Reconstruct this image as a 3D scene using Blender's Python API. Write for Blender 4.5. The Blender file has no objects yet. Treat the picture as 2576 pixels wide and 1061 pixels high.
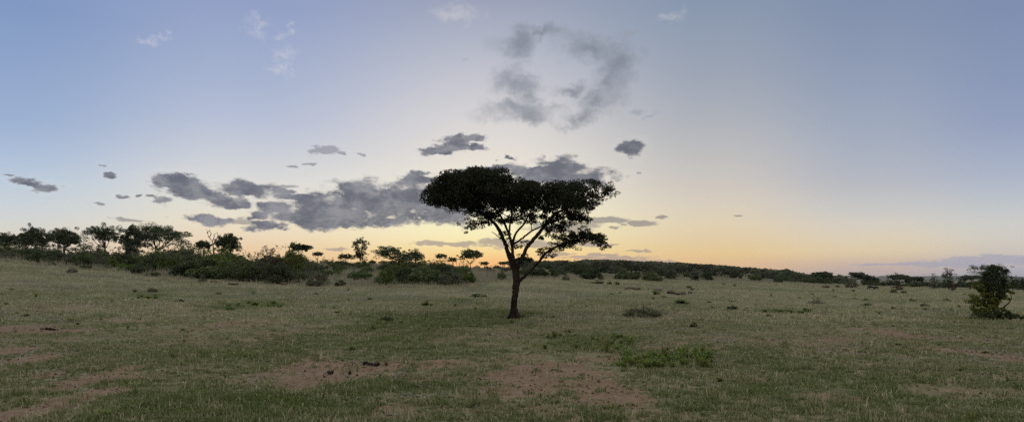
import bpy, math, random
import numpy as np
from mathutils import Vector

random.seed(7)
RNG = np.random.default_rng(11)
SC = bpy.context.scene
COL = SC.collection

# ------------------------------------------------------------------ camera frame
# positions were surveyed on a 2576 x 1061 copy of the view: F is its focal length, HZ its eye-level row
F, CX, HZ, EYE = 1678.0, 1288.0, 700.0, 2.0

# ------------------------------------------------------------------ terrain height
DK = [0, 30, 45, 70, 100, 150, 250, 400, 450, 600, 900, 9000]
COLS = {  # survey column -> ground height at the depths DK
    0:    [0, .0, 1.3, 3.6, 5.3, 7.2, 7.6, 6.5, 6, 4, 0, -9],
    200:  [0, .0, 1.0, 2.8, 4.5, 6.6, 7.4, 6.2, 6, 4, 0, -9],
    375:  [0, .0, .7, 2.2, 4.1, 6.2, 7.0, 6.2, 6, 4, 0, -9],
    600:  [0, .0, .4, 1.55, 3.6, 5.3, 6.6, 6.5, 6, 4, 0, -9],
    900:  [0, .0, .35, 1.4, 3.2, 5.6, 6.5, 6.5, 6, 4, 0, -9],
    1180: [0, .0, .35, 1.4, 2.6, 4.4, 6.0, 7.0, 7, 5, 0, -9],
    1288: [0, .0, .35, 1.4, 2.0, 3.5, 6.2, 7.3, 7, 5, 0, -9],
    1430: [0, .0, .35, 1.2, 1.9, 2.9, 6.0, 8.4, 8.4, 6, 0, -9],
    1600: [0, .0, .3, .9, 1.5, 2.2, 5.6, 8.8, 9.0, 6, 0, -9],
    1800: [0, .0, .2, .5, .8, 1.2, 4.0, 6.9, 7.4, 5, 0, -9],
    2000: [0, .0, .1, .2, .3, .3, 1.2, 2.6, 2.8, 1, -3, -9],
    2200: [0, .0, .0, -.05, -.25, -.5, -.75, -1.3, -1.9, -3, -5, -9],
    2400: [0, .0, .0, -.1, -.3, -.5, -1.2, -2.2, -2.6, -4, -6, -9],
    2576: [0, .0, -.05, -.2, -.5, -.8, -1.5, -2.6, -3.0, -4, -6, -9],
}
NA, ND = 181, 260
_az = np.linspace(-0.80, 0.80, NA)
_dl = np.linspace(math.log(1.0), math.log(9000.0), ND)


def _build_height():
    ks = sorted(COLS)
    d = np.exp(_dl)
    prof = np.stack([np.interp(d, DK, COLS[k]) for k in ks])
    ka = [math.atan((k - CX) / F) for k in ks]
    g = np.stack([np.interp(_az, ka, prof[:, j]) for j in range(ND)], axis=1)
    for axis, w in ((0, 7), (1, 5), (0, 5), (1, 5)):
        k = np.hanning(w + 2)[1:-1]
        k /= k.sum()
        p = [(0, 0), (0, 0)]
        p[axis] = (w // 2, w // 2)
        gp = np.pad(g, p, mode='edge')
        g = np.apply_along_axis(lambda v: np.convolve(v, k, mode='valid'), axis, gp)
    return g


HG = _build_height()


def ghash(n, seed):
    r = np.random.default_rng(seed)
    return r.random((n, n))


_NT = [ghash(64, s) for s in range(40, 48)]


def vnoise(x, y, k=0):
    """tiling smooth value noise, period 64"""
    t = _NT[k % 8]
    x = np.asarray(x, float) + 13.7 * k
    y = np.asarray(y, float) + 7.3 * k
    xi = np.floor(x).astype(int)
    yi = np.floor(y).astype(int)
    fx = x - xi
    fy = y - yi
    fx = fx * fx * (3 - 2 * fx)
    fy = fy * fy * (3 - 2 * fy)
    a = t[xi % 64, yi % 64]
    b = t[(xi + 1) % 64, yi % 64]
    c = t[xi % 64, (yi + 1) % 64]
    d = t[(xi + 1) % 64, (yi + 1) % 64]
    return (a * (1 - fx) + b * fx) * (1 - fy) + (c * (1 - fx) + d * fx) * fy


def fbm(x, y, k=0, oct=4):
    s = 0
    a = .5
    n = 0
    for o in range(oct):
        s = s + a * vnoise(x * 2 ** o, y * 2 ** o, k + o)
        n += a
        a *= .55
    return s / n


def height(x, y, rough=True):
    x = np.asarray(x, float)
    y = np.asarray(y, float)
    r = np.hypot(x, y) + 1e-6
    az = np.arctan2(x, y)
    azc = np.clip(az, -.79, .79)
    d = np.clip(r * np.cos(azc), 1.0, 8999)
    fa = (azc + .80) / 1.60 * (NA - 1)
    fd = (np.log(d) - _dl[0]) / (_dl[-1] - _dl[0]) * (ND - 1)
    i = np.clip(fa.astype(int), 0, NA - 2)
    j = np.clip(fd.astype(int), 0, ND - 2)
    ta = fa - i
    td = fd - j
    z = (HG[i, j] * (1 - ta) + HG[i + 1, j] * ta) * (1 - td) + (HG[i, j + 1] * (1 - ta) + HG[i + 1, j + 1] * ta) * td
    behind = np.clip((np.abs(az) - 1.1) / .6, 0, 1)
    z = z * (1 - behind)
    if rough:
        f = np.clip((400 - r) / 300, 0, 1)
        z = z + f * ((fbm(x * .35, y * .35, 1, 3) - .5) * .16 + (fbm(x * 1.7, y * 1.7, 3, 3) - .5) * .07)
    return z


def hz(x, y):
    return float(height(x, y))


def at(px, py, dmin=5.0, dmax=420.0):
    """point where the line of sight through survey point (px, py) meets the ground"""
    u = (px - CX) / F
    v = (HZ - py) / F
    d = _DS
    hit = np.nonzero(EYE + v * d <= height(u * d, d))[0]
    d = float(d[hit[0]]) if len(hit) else dmax
    return u * d, d


_DS = np.exp(np.linspace(math.log(5.0), math.log(420.0), 1500))


def by_depth(px, d):
    return (px - CX) / F * d, d


# ------------------------------------------------------------------ object helpers
def tag(o, label=None, cat=None, group=None, kind=None):
    if label: o['label'] = label
    if cat: o['category'] = cat
    if group: o['group'] = group
    if kind: o['kind'] = kind
    return o


def empty(name, loc, rz=0, scale=1.0):
    o = bpy.data.objects.new(name, None)
    COL.objects.link(o)
    o.empty_display_size = .3
    o.location = loc
    o.rotation_euler = (0, 0, rz)
    o.scale = (scale,) * 3 if isinstance(scale, (int, float)) else scale
    return o


def npmesh(name, verts, faces, mats, attrs=None, smooth=False, matidx=None):
    """verts (n,3); faces: list of (m,k) index arrays"""
    me = bpy.data.meshes.new(name)
    verts = np.asarray(verts, np.float32)
    me.vertices.add(len(verts))
    me.vertices.foreach_set('co', verts.ravel())
    loops = np.concatenate([f.ravel() for f in faces]).astype(np.int32)
    tot = np.concatenate([np.full(len(f), f.shape[1], np.int32) for f in faces])
    start = np.concatenate([[0], np.cumsum(tot)[:-1]]).astype(np.int32)
    me.loops.add(len(loops))
    me.loops.foreach_set('vertex_index', loops)
    me.polygons.add(len(tot))
    me.polygons.foreach_set('loop_start', start)
    me.polygons.foreach_set('loop_total', tot)
    if smooth:
        me.polygons.foreach_set('use_smooth', np.ones(len(tot), bool))
    if matidx is not None:
        me.polygons.foreach_set('material_index', np.asarray(matidx, np.int32))
    for m in (mats if isinstance(mats, (list, tuple)) else [mats]):
        me.materials.append(m)
    if attrs:
        for k, (dom, v) in attrs.items():
            a = me.attributes.new(k, 'FLOAT', dom)
            a.data.foreach_set('value', np.asarray(v, np.float32))
    me.update(calc_edges=True)
    return me


def obj(name, me, parent=None, loc=(0, 0, 0)):
    o = bpy.data.objects.new(name, me)
    COL.objects.link(o)
    o.location = loc
    if parent is not None:
        o.parent = parent
    return o


def dup(root, loc, rz=0, scale=1.0):
    r = root.copy()
    COL.objects.link(r)
    r.location = loc
    r.rotation_euler = (0, 0, rz)
    r.scale = (scale,) * 3 if isinstance(scale, (int, float)) else scale
    for ch in list(root.children):
        c = ch.copy()
        COL.objects.link(c)
        c.parent = r
    return r


# ------------------------------------------------------------------ shader helpers
class NT:
    def __init__(s, tree):
        s.t = tree
        s.t.nodes.clear()

    def n(s, kind, **kw):
        nd = s.t.nodes.new(kind)
        for k, v in kw.items():
            setattr(nd, k, v)
        return nd

    def put(s, sock, v):
        if hasattr(v, 'links') or isinstance(v, bpy.types.NodeSocket):
            s.t.links.new(v, sock)
        elif v is not None:
            sock.default_value = v

    def m(s, op, a, b=None, c=None, clamp=False):
        nd = s.n('ShaderNodeMath', operation=op, use_clamp=clamp)
        for i, v in enumerate((a, b, c)):
            if v is not None:
                s.put(nd.inputs[i], v)
        return nd.outputs[0]

    def v(s, op, a, b=None):
        nd = s.n('ShaderNodeVectorMath', operation=op)
        s.put(nd.inputs[0], a)
        if b is not None:
            s.put(nd.inputs[1], b)
        return nd.outputs[1] if op in ('LENGTH', 'DOT_PRODUCT') else nd.outputs[0]

    def mix(s, f, a, b, blend='MIX'):
        nd = s.n('ShaderNodeMix', data_type='RGBA', blend_type=blend)
        s.put(nd.inputs[0], f)
        s.put(nd.inputs[6], a)
        s.put(nd.inputs[7], b)
        return nd.outputs[2]

    def noise(s, vec, scale, detail=4, rough=.55, dist=0, color=False, dims='3D'):
        nd = s.n('ShaderNodeTexNoise', noise_dimensions=dims)
        s.put(nd.inputs['Vector'], vec)
        nd.inputs['Scale'].default_value = scale
        nd.inputs['Detail'].default_value = detail
        nd.inputs['Roughness'].default_value = rough
        nd.inputs['Distortion'].default_value = dist
        return nd.outputs[1] if color else nd.outputs[0]

    def ramp(s, f, stops, interp='LINEAR'):
        nd = s.n('ShaderNodeValToRGB')
        r = nd.color_ramp
        r.interpolation = interp
        while len(r.elements) < len(stops):
            r.elements.new(.5)
        for e, (p, c) in zip(r.elements, sorted(stops, key=lambda q: q[0])):
            e.position = p
            e.color = (*c, 1) if len(c) == 3 else c
        s.put(nd.inputs[0], f)
        return nd.outputs[0]

    def smooth(s, x, lo, hi, a=0.0, b=1.0):
        nd = s.n('ShaderNodeMapRange', interpolation_type='SMOOTHSTEP')
        s.put(nd.inputs[0], x)
        nd.inputs[1].default_value = lo
        nd.inputs[2].default_value = hi
        nd.inputs[3].default_value = a
        nd.inputs[4].default_value = b
        return nd.outputs[0]

    def attr(s, name):
        nd = s.n('ShaderNodeAttribute', attribute_name=name)
        return nd.outputs['Fac']


def lin(c):
    f = lambda v: v / 12.92 if v <= .04045 else ((v + .055) / 1.055) ** 2.4
    return tuple(f(v / 255.0) for v in c)


def new_mat(name):
    m = bpy.data.materials.new(name)
    m.use_nodes = True
    return m, NT(m.node_tree)


def leaf_mat(name, dark, light, transl=.3, objvar=.35, attr=None):
    m, t = new_mat(name)
    geo = t.n('ShaderNodeNewGeometry')
    oi = t.n('ShaderNodeObjectInfo')
    if attr:
        f = t.attr(attr)
    else:
        f = geo.outputs['Random Per Island']
    c = t.mix(f, (*dark, 1), (*light, 1))
    hsv = t.n('ShaderNodeHueSaturation')
    t.put(hsv.inputs['Color'], c)
    rnd = oi.outputs['Random']
    t.put(hsv.inputs['Value'], t.m('MULTIPLY_ADD', rnd, objvar * 2, 1 - objvar))
    t.put(hsv.inputs['Hue'], t.m('MULTIPLY_ADD', t.m('FRACT', t.m('MULTIPLY', rnd, 7.13)), .05, .475))
    d = t.n('ShaderNodeBsdfDiffuse')
    t.put(d.inputs[0], hsv.outputs[0])
    tr = t.n('ShaderNodeBsdfTranslucent')
    t.put(tr.inputs[0], hsv.outputs[0])
    mx = t.n('ShaderNodeMixShader')
    mx.inputs[0].default_value = transl
    t.put(mx.inputs[1], d.outputs[0])
    t.put(mx.inputs[2], tr.outputs[0])
    gl = t.n('ShaderNodeBsdfGlossy')
    gl.inputs['Roughness'].default_value = .55
    mg = t.n('ShaderNodeMixShader')
    mg.inputs[0].default_value = .02
    t.put(mg.inputs[1], mx.outputs[0])
    t.put(mg.inputs[2], gl.outputs[0])
    out = t.n('ShaderNodeOutputMaterial')
    t.put(out.inputs[0], mg.outputs[0])
    return m


def bark_mat(name, dark, light, scale=9.0):
    m, t = new_mat(name)
    tc = t.n('ShaderNodeTexCoord')
    mp = t.n('ShaderNodeMapping')
    mp.inputs['Scale'].default_value = (1, 1, .22)
    t.put(mp.inputs[0], tc.outputs['Object'])
    a = t.noise(mp.outputs[0], scale, 6, .65)
    b = t.noise(tc.outputs['Object'], 1.7, 3, .5)
    f = t.smooth(t.m('MULTIPLY_ADD', b, .7, t.m('MULTIPLY', a, .6)), .45, .85)
    c = t.mix(f, (*dark, 1), (*light, 1))
    p = t.n('ShaderNodeBsdfPrincipled')
    t.put(p.inputs['Base Color'], c)
    p.inputs['Roughness'].default_value = .95
    p.inputs['Specular IOR Level'].default_value = .15
    bp = t.n('ShaderNodeBump')
    bp.inputs['Strength'].default_value = .8
    bp.inputs['Distance'].default_value = .03
    t.put(bp.inputs['Height'], a)
    t.put(p.inputs['Normal'], bp.outputs[0])
    out = t.n('ShaderNodeOutputMaterial')
    t.put(out.inputs[0], p.outputs[0])
    return m


M = {}
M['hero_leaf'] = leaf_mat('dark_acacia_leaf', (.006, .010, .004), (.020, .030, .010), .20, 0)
M['tree_leaf'] = leaf_mat('savanna_tree_leaf', (.018, .033, .017), (.080, .112, .050), .28, .25)
M['bush_leaf'] = leaf_mat('thicket_leaf', (.020, .036, .017), (.115, .155, .060), .30, .45)
M['bush_bright'] = leaf_mat('fresh_leaf', (.035, .066, .012), (.150, .205, .040), .35, .2)
M['bush_grey'] = leaf_mat('grey_green_leaf', (.042, .054, .036), (.150, .165, .110), .25, .25)
M['bush_brown'] = leaf_mat('russet_leaf', (.026, .019, .012), (.07, .05, .032), .25, .25)
M['weed'] = leaf_mat('weed_leaf', (.060, .115, .026), (.240, .330, .085), .35, .25)
M['weed_yellow'] = leaf_mat('yellow_green_leaf', (.085, .11, .022), (.24, .26, .06), .35, .2)
M['far_leaf'] = leaf_mat('far_tree_leaf', (.034, .046, .030), (.125, .145, .090), .25, .4)
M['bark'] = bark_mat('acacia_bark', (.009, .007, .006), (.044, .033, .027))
M['stem'] = bark_mat('grey_bark', (.045, .036, .03), (.12, .10, .085))
M['dead'] = bark_mat('dead_wood', (.07, .055, .045), (.16, .13, .11))


def plain_noise_mat(name, a, b, scale, bump=.4, rough=.95):
    m, t = new_mat(name)
    tc = t.n('ShaderNodeTexCoord')
    n1 = t.noise(tc.outputs['Object'], scale, 5, .6)
    c = t.mix(t.smooth(n1, .35, .68), (*a, 1), (*b, 1))
    p = t.n('ShaderNodeBsdfPrincipled')
    t.put(p.inputs['Base Color'], c)
    p.inputs['Roughness'].default_value = rough
    p.inputs['Specular IOR Level'].default_value = .2
    bp = t.n('ShaderNodeBump')
    bp.inputs['Strength'].default_value = bump
    bp.inputs['Distance'].default_value = .02
    t.put(bp.inputs['Height'], n1)
    t.put(p.inputs['Normal'], bp.outputs[0])
    out = t.n('ShaderNodeOutputMaterial')
    t.put(out.inputs[0], p.outputs[0])
    return m


M['dung'] = plain_noise_mat('dry_dung', (.010, .008, .007), (.035, .026, .021), 14, .7)
M['mound'] = plain_noise_mat('mound_earth', (.055, .045, .042), (.13, .10, .085), 3, .6)
M['stone'] = plain_noise_mat('flat_stone', (.10, .085, .075), (.21, .18, .16), 6, .5)
M['clod'] = plain_noise_mat('red_clod', (.06, .03, .024), (.12, .06, .045), 8, .6)
M['hide'] = plain_noise_mat('dark_hide', (.005, .005, .006), (.016, .015, .017), 5, .2, .8)
M['hill'] = plain_noise_mat('wooded_hill', (.045, .055, .04), (.085, .09, .06), .02, .2)


# ------------------------------------------------------------------ ground masks (soil, greener, drier patches)
def patch_list(rows):
    out = []
    for px, py, rx, ry, w in rows:
        x, y = at(px, py)
        y1 = at(px, max(py - ry, 716))[1] if py - ry > 722 else y * 1.25
        y0 = at(px, py + ry)[1]
        out.append((x, y, rx * y / F, max((y1 - y0) / 2, .15), w))
    return out


SOIL = patch_list([
    (60, 826, 130, 22, 1), (150, 835, 80, 13, .95), (10, 880, 60, 12, .9), (60, 905, 80, 18, .9),
    (55, 1040, 110, 52, 1), (160, 1020, 70, 26, .8), (235, 955, 130, 26, .95), (110, 945, 70, 16, .85), (310, 930, 50, 16, .95), (280, 980, 80, 14, .8),
    (860, 925, 170, 32, 1), (760, 955, 70, 24, .9), (970, 925, 80, 26, .9), (1100, 918, 110, 15, .9), (780, 900, 90, 12, .6), (990, 1030, 60, 26, .8),
    (1320, 950, 130, 48, 1), (1260, 985, 70, 24, .9), (1420, 925, 120, 22, 1), (1500, 905, 80, 14, .9), (1520, 985, 110, 40, .95), (1580, 1030, 60, 36, .7), (1450, 1045, 90, 26, .6), (1320, 895, 70, 10, .6),
    (1640, 872, 70, 7, .8), (1700, 862, 60, 6, .7), (1740, 975, 30, 9, .6),
    (1920, 855, 50, 6, .6), (2215, 830, 60, 10, .85), (2270, 842, 70, 9, .85), (2110, 856, 60, 5, .7), (2360, 880, 90, 11, .9), (2470, 892, 60, 10, .7), (2550, 900, 50, 14, .8),
    (2560, 940, 40, 20, .8), (2480, 945, 40, 10, .6), (600, 815, 130, 18, .62), (700, 840, 90, 14, .6), (470, 830, 100, 14, .5), (1100, 1040, 50, 20, .6),
    (2100, 1010, 110, 22, .62), (2300, 1040, 90, 22, .6), (620, 960, 90, 16, .55), (500, 930, 60, 10, .55), (2020, 895, 70, 8, .35),
])
GREEN = patch_list([
    (950, 860, 330, 44, .75), (2150, 985, 420, 80, .55), (1000, 1040, 900, 40, .4), (1900, 920, 200, 30, .45), (450, 900, 200, 30, .35), (1060, 810, 200, 34, 1), (1250, 800, 130, 26, 1), (960, 830, 90, 20, .8), (620, 768, 100, 16, 1), (1480, 860, 150, 28, .9), (1690, 905, 140, 26, 1),
    (700, 1020, 180, 40, .9), (950, 975, 130, 20, .9), (420, 1000, 160, 45, .6), (600, 1050, 160, 30, .7), (1200, 985, 80, 20, .5), (1380, 1050, 60, 24, .7), (1700, 1010, 100, 30, .5),
    (2490, 812, 110, 16, .8), (1970, 784, 80, 6, 1), (1140, 760, 90, 12, .6), (370, 745, 60, 8, .8), (2540, 975, 60, 24, .6), (1920, 890, 80, 20, .4), (1170, 970, 60, 14, .6),
    (230, 800, 40, 8, .6), (2050, 950, 150, 40, .3),
])


def mask(patches, x, y):
    x = np.asarray(x, float)
    y = np.asarray(y, float)
    wob = (fbm(x * .9, y * .9, 2, 4) - .5) * 1.5
    s = np.zeros_like(x)
    for cx, cy, rx, ry, w in patches:
        q = np.sqrt(((x - cx) / rx) ** 2 + ((y - cy) / ry) ** 2)
        s = np.maximum(s, w * np.clip((1.15 - q + wob) / .6, 0, 1))
    return s


def soil_mask(x, y):
    s = mask(SOIL, x, y)
    r = np.hypot(x, y)
    bg = np.clip((fbm(np.asarray(x) * .30, np.asarray(y) * .30, 5, 5) - .54) / .12, 0, 1) * .46
    off = (np.asarray(y) < 9.0) | (np.abs(np.arctan2(x, y)) > .66)
    s = np.where(off, np.maximum(s, np.clip((fbm(np.asarray(x) * .3, np.asarray(y) * .3, 6, 4) - .55) / .1, 0, 1) * .8), s)
    return np.maximum(s, bg * np.clip(40 / r, 0, 1))


def green_mask(x, y):
    g = mask(GREEN, x, y)
    return np.clip(np.maximum(g, np.clip((fbm(np.asarray(x) * .12, np.asarray(y) * .12, 4, 4) - .5) / .2, 0, 1) * .35), 0, 1)


# ------------------------------------------------------------------ ground sheet
def build_ground():
    th = np.concatenate([np.radians(np.arange(-50, 50, .2)), np.radians(np.arange(50, 310, 4))])
    rr = [1.0, 2.5, 4.5, 6.5]
    while rr[-1] < 45: rr.append(rr[-1] * 1.0105)
    while rr[-1] < 500: rr.append(rr[-1] * 1.03)
    while rr[-1] < 9000: rr.append(rr[-1] * 1.12)
    rr = np.array(rr)
    T, R = np.meshgrid(th, rr, indexing='ij')
    x = (R * np.sin(T)).ravel()
    y = (R * np.cos(T)).ravel()
    z = height(x, y)
    soil = soil_mask(x, y)
    near = np.clip((60 - np.hypot(x, y)) / 30, 0, 1)
    z = z + near * ((fbm(x * 6, y * 6, 6, 3) - .5) * .03) - near * soil * .02
    n, k = len(th), len(rr)
    i = np.arange(n)[:, None]
    j = np.arange(k - 1)[None, :]
    i2 = (i + 1) % n
    q = np.stack([(i * k + j), (i2 * k + j), (i2 * k + j + 1), (i * k + j + 1)], -1).reshape(-1, 4)[:, ::-1]
    c = len(x)
    v = np.concatenate([np.stack([x, y, z], 1), [[0, 0, hz(0, .01)]]])
    tri = np.stack([np.full(n, c), (np.arange(n) + 1) % n * k, np.arange(n) * k], 1)[:, ::-1]
    soil = np.append(soil, 0)
    green = np.append(green_mask(x, y), 0)
    m, t = new_mat('savanna_ground')
    tc = t.n('ShaderNodeTexCoord')
    P = tc.outputs['Object']
    n_big = t.noise(P, .09, 4, .6)
    n_mid = t.noise(P, .8, 5, .65)
    n_fin = t.noise(P, 9, 5, .7)
    n_tuft = t.noise(P, 3.2, 4, .7)
    sa = t.attr('soil')
    ga = t.attr('green')
    s = t.m('ADD', t.m('ADD', sa, t.m('MULTIPLY', t.m('SUBTRACT', n_tuft, .5), 1.6)), t.m('MULTIPLY', t.m('SUBTRACT', n_mid, .5), .9))
    sf = t.smooth(s, .25, .75)
    litter = t.mix(t.smooth(n_fin, .42, .62), (.028, .025, .017, 1), (.222, .212, .150, 1))  # dark noise spots paint in the shaded gaps between tufts
    litter = t.mix(t.smooth(n_mid, .42, .62, 0, .55), litter, (.118, .135, .080, 1))
    litter = t.mix(t.smooth(n_big, .42, .6, 0, .5), litter, (.220, .200, .135, 1))
    litter = t.mix(t.m('MULTIPLY', ga, .7), litter, (.072, .098, .044, 1))
    soilc = t.mix(t.smooth(n_fin, .3, .7), (.125, .086, .062, 1), (.205, .152, .112, 1))
    soilc = t.mix(t.smooth(n_mid, .45, .7, 0, .5), soilc, (.235, .182, .138, 1))
    c0 = t.mix(sf, litter, soilc)
    p = t.n('ShaderNodeBsdfPrincipled')
    t.put(p.inputs['Base Color'], c0)
    p.inputs['Roughness'].default_value = 1
    p.inputs['Specular IOR Level'].default_value = .05
    bp = t.n('ShaderNodeBump')
    bp.inputs['Strength'].default_value = .9
    bp.inputs['Distance'].default_value = .05
    t.put(bp.inputs['Height'], t.m('ADD', n_tuft, t.m('MULTIPLY', n_fin, .6)))
    t.put(p.inputs['Normal'], bp.outputs[0])
    out = t.n('ShaderNodeOutputMaterial')
    t.put(out.inputs[0], p.outputs[0])
    me = npmesh('ground', v, [q, tri], m, {'soil': ('POINT', soil), 'green': ('POINT', green)}, smooth=True)
    tag(obj('ground', me), 'red brown earth and grazed turf of the open savanna plain', 'ground', kind='structure')


build_ground()


# ------------------------------------------------------------------ grass (stuff)
def blade_mesh(name, x, y, z, L, W, lean, tint, mat, curl=.5):
    """one bent blade (two triangles joined into a narrow tapering strip) per entry"""
    n = len(x)
    a = RNG.random(n) * 2 * np.pi
    b = RNG.random(n) * 2 * np.pi
    dx, dy = np.cos(a), np.sin(a)
    wx, wy = np.cos(b) * W / 2, np.sin(b) * W / 2
    mid = L * .55
    v = np.empty((n, 5, 3), np.float32)
    v[:, 0] = np.stack([x - wx, y - wy, z - .01], 1)
    v[:, 1] = np.stack([x + wx, y + wy, z - .01], 1)
    mx, my, mz = x + dx * lean * mid * .5, y + dy * lean * mid * .5, z + mid * np.sqrt(np.clip(1 - (lean * .5) ** 2, .1, 1))
    v[:, 2] = np.stack([mx + wx * .8, my + wy * .8, mz], 1)
    v[:, 3] = np.stack([mx - wx * .8, my - wy * .8, mz], 1)
    l2 = np.clip(lean * (1 + curl), 0, .97)
    r = L - mid
    v[:, 4] = np.stack([mx + dx * l2 * r, my + dy * l2 * r, mz + r * np.sqrt(1 - l2 ** 2)], 1)
    i = np.arange(n)[:, None] * 5
    q = i + np.array([[0, 1, 2, 3]])
    t = i + np.array([[3, 2, 4]])
    return npmesh(name, v.reshape(-1, 3), [q, t], mat, {'tint': ('FACE', np.concatenate([tint, tint]))})


def grass_mat(name, stops, transl=.3):
    m, t = new_mat(name)
    c = t.ramp(t.attr('tint'), stops)
    d = t.n('ShaderNodeBsdfDiffuse')
    t.put(d.inputs[0], c)
    tr = t.n('ShaderNodeBsdfTranslucent')
    t.put(tr.inputs[0], c)
    mx = t.n('ShaderNodeMixShader')
    mx.inputs[0].default_value = transl
    t.put(mx.inputs[1], d.outputs[0])
    t.put(mx.inputs[2], tr.outputs[0])
    out = t.n('ShaderNodeOutputMaterial')
    t.put(out.inputs[0], mx.outputs[0])
    return m


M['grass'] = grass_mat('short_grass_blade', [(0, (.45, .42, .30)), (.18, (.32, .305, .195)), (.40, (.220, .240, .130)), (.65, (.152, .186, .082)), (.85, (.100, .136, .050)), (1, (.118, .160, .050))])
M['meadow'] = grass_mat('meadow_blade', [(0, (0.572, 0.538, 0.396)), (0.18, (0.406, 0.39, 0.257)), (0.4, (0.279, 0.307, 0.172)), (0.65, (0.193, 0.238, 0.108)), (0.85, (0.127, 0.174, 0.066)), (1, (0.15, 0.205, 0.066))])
M['straw'] = grass_mat('dry_grass_blade', [(0, (.33, .310, .235)), (.4, (.240, .232, .170)), (.75, (.15, .165, .112)), (1, (.10, .125, .072))])


def scatter_cone(n, d0, d1, half=.80, power=1.0):
    """n random points in the viewed wedge, density ~ 1/d**power"""
    u = RNG.random(n)
    if power == 1.0:
        d = d0 + (d1 - d0) * u
    else:
        e = 2 - power
        d = (d0 ** e + (d1 ** e - d0 ** e) * u) ** (1 / e)
    x = (RNG.random(n) * 2 - 1) * half * d
    return x, d


def short_grass():
    x, y = scatter_cone(95000, 6.5, 48, .82, 1.15)
    s = soil_mask(x, y)
    g = green_mask(x, y)
    clump = .5 * fbm(x * 1.1, y * 1.1, 7, 4) + .5 * fbm(x * 4.2, y * 3.0, 3, 3)
    p = np.clip(1.08 - s * 1.3, 0.02 + .12 * (clump > .57), 1) * np.clip(.02 + (clump - .415) * 7.0 + g * .45, .03, 1)
    k = RNG.random(len(x)) < p
    x, y, s, g, clump = x[k], y[k], s[k], g[k], clump[k]
    nt = len(x)
    nb = np.where(y < 16, 9, np.where(y < 28, 7, 5))
    idx = np.repeat(np.arange(nt), nb)
    n = len(idx)
    spread = .055 + .05 * RNG.random(nt)
    bx = x[idx] + RNG.normal(0, 1, n) * spread[idx]
    by = y[idx] + RNG.normal(0, 1, n) * spread[idx]
    hfac = (.5 + clump * .9 + g * .45) * (1 - .45 * s)
    L = (.025 + .045 * RNG.random(n)) * hfac[idx] * (.6 + .7 * RNG.random(nt)[idx])
    tall = RNG.random(n) < .003
    L = np.where(tall, L * 2.0, L)
    W = .008 + .008 * RNG.random(n) + by * .00025
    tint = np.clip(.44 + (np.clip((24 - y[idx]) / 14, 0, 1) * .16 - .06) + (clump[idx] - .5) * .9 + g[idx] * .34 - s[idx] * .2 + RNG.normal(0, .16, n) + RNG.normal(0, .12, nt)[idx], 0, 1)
    tint = np.where(tall | (RNG.random(n) < .05), RNG.random(n) * .25, tint)
    lean = np.clip(.70 + RNG.normal(0, .25, n), .05, .97)
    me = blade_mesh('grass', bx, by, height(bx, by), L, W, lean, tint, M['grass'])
    tag(obj('grass', me), 'short grazed olive green turf with dry straws covering the plain', 'grass', kind='stuff')
    print('short grass blades', n)


def tussocks():
    """raised bunches of grass that break up the turf, and dry stalks lying over it"""
    x, y = scatter_cone(26000, 6.5, 44, .82, 1.2)
    s = soil_mask(x, y)
    g = green_mask(x, y)
    c = fbm(x * .7, y * .7, 5, 4)
    k = RNG.random(len(x)) < np.clip(.15 + (c - .42) * 4.5 + g * .3, .04, .95) * np.clip(1 - 1.0 * s, .06, 1) * .9
    x, y, s, g, c = x[k], y[k], s[k], g[k], c[k]
    nt = len(x)
    nb = np.where(y < 15, 30, np.where(y < 26, 20, 12))
    idx = np.repeat(np.arange(nt), nb)
    n = len(idx)
    size = np.exp(RNG.normal(0, .45, nt)) * (.72 + .5 * g)
    rr = np.sqrt(RNG.random(n)) * .075 * size[idx]
    a = RNG.random(n) * 6.283
    bx, by = x[idx] + np.cos(a) * rr * 1.5, y[idx] + np.sin(a) * rr
    L = (.045 + .055 * RNG.random(n)) * size[idx]
    W = .008 + .006 * RNG.random(n) + by * .00025
    t0 = np.clip(.46 + g * .3 + RNG.normal(0, .26, nt), .05, 1)
    tint = np.clip(t0[idx] + RNG.normal(0, .12, n), 0, 1)
    tint = np.where(RNG.random(n) < .07, RNG.random(n) * .25, tint)
    lean = np.clip(.5 + RNG.normal(0, .28, n), .05, .97)
    me = blade_mesh('tussock_grass', bx, by, height(bx, by), L, W, lean, tint, M['grass'])
    tag(obj('tussock_grass', me), 'low green tussocks of grass breaking up the turf', 'grass', kind='stuff')
    x, y = scatter_cone(7000, 6.5, 34, .82, 1.3)
    k = RNG.random(len(x)) < np.clip((fbm(x * .5, y * .5, 1, 4) - .36) * 3, .1, 1)
    x, y = x[k], y[k]
    n = len(x)
    L = .09 + .20 * RNG.random(n) ** 1.5
    me = blade_mesh('dry_grass', x, y, height(x, y) + .012, L, .004 + .003 * RNG.random(n) + y * .0003, np.clip(.93 + RNG.normal(0, .06, n), .6, .992), RNG.random(n) * .24, M['grass'], .1)
    tag(obj('dry_grass', me), 'pale dry stalks lying over the turf and bare earth', 'grass', kind='stuff')


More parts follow.
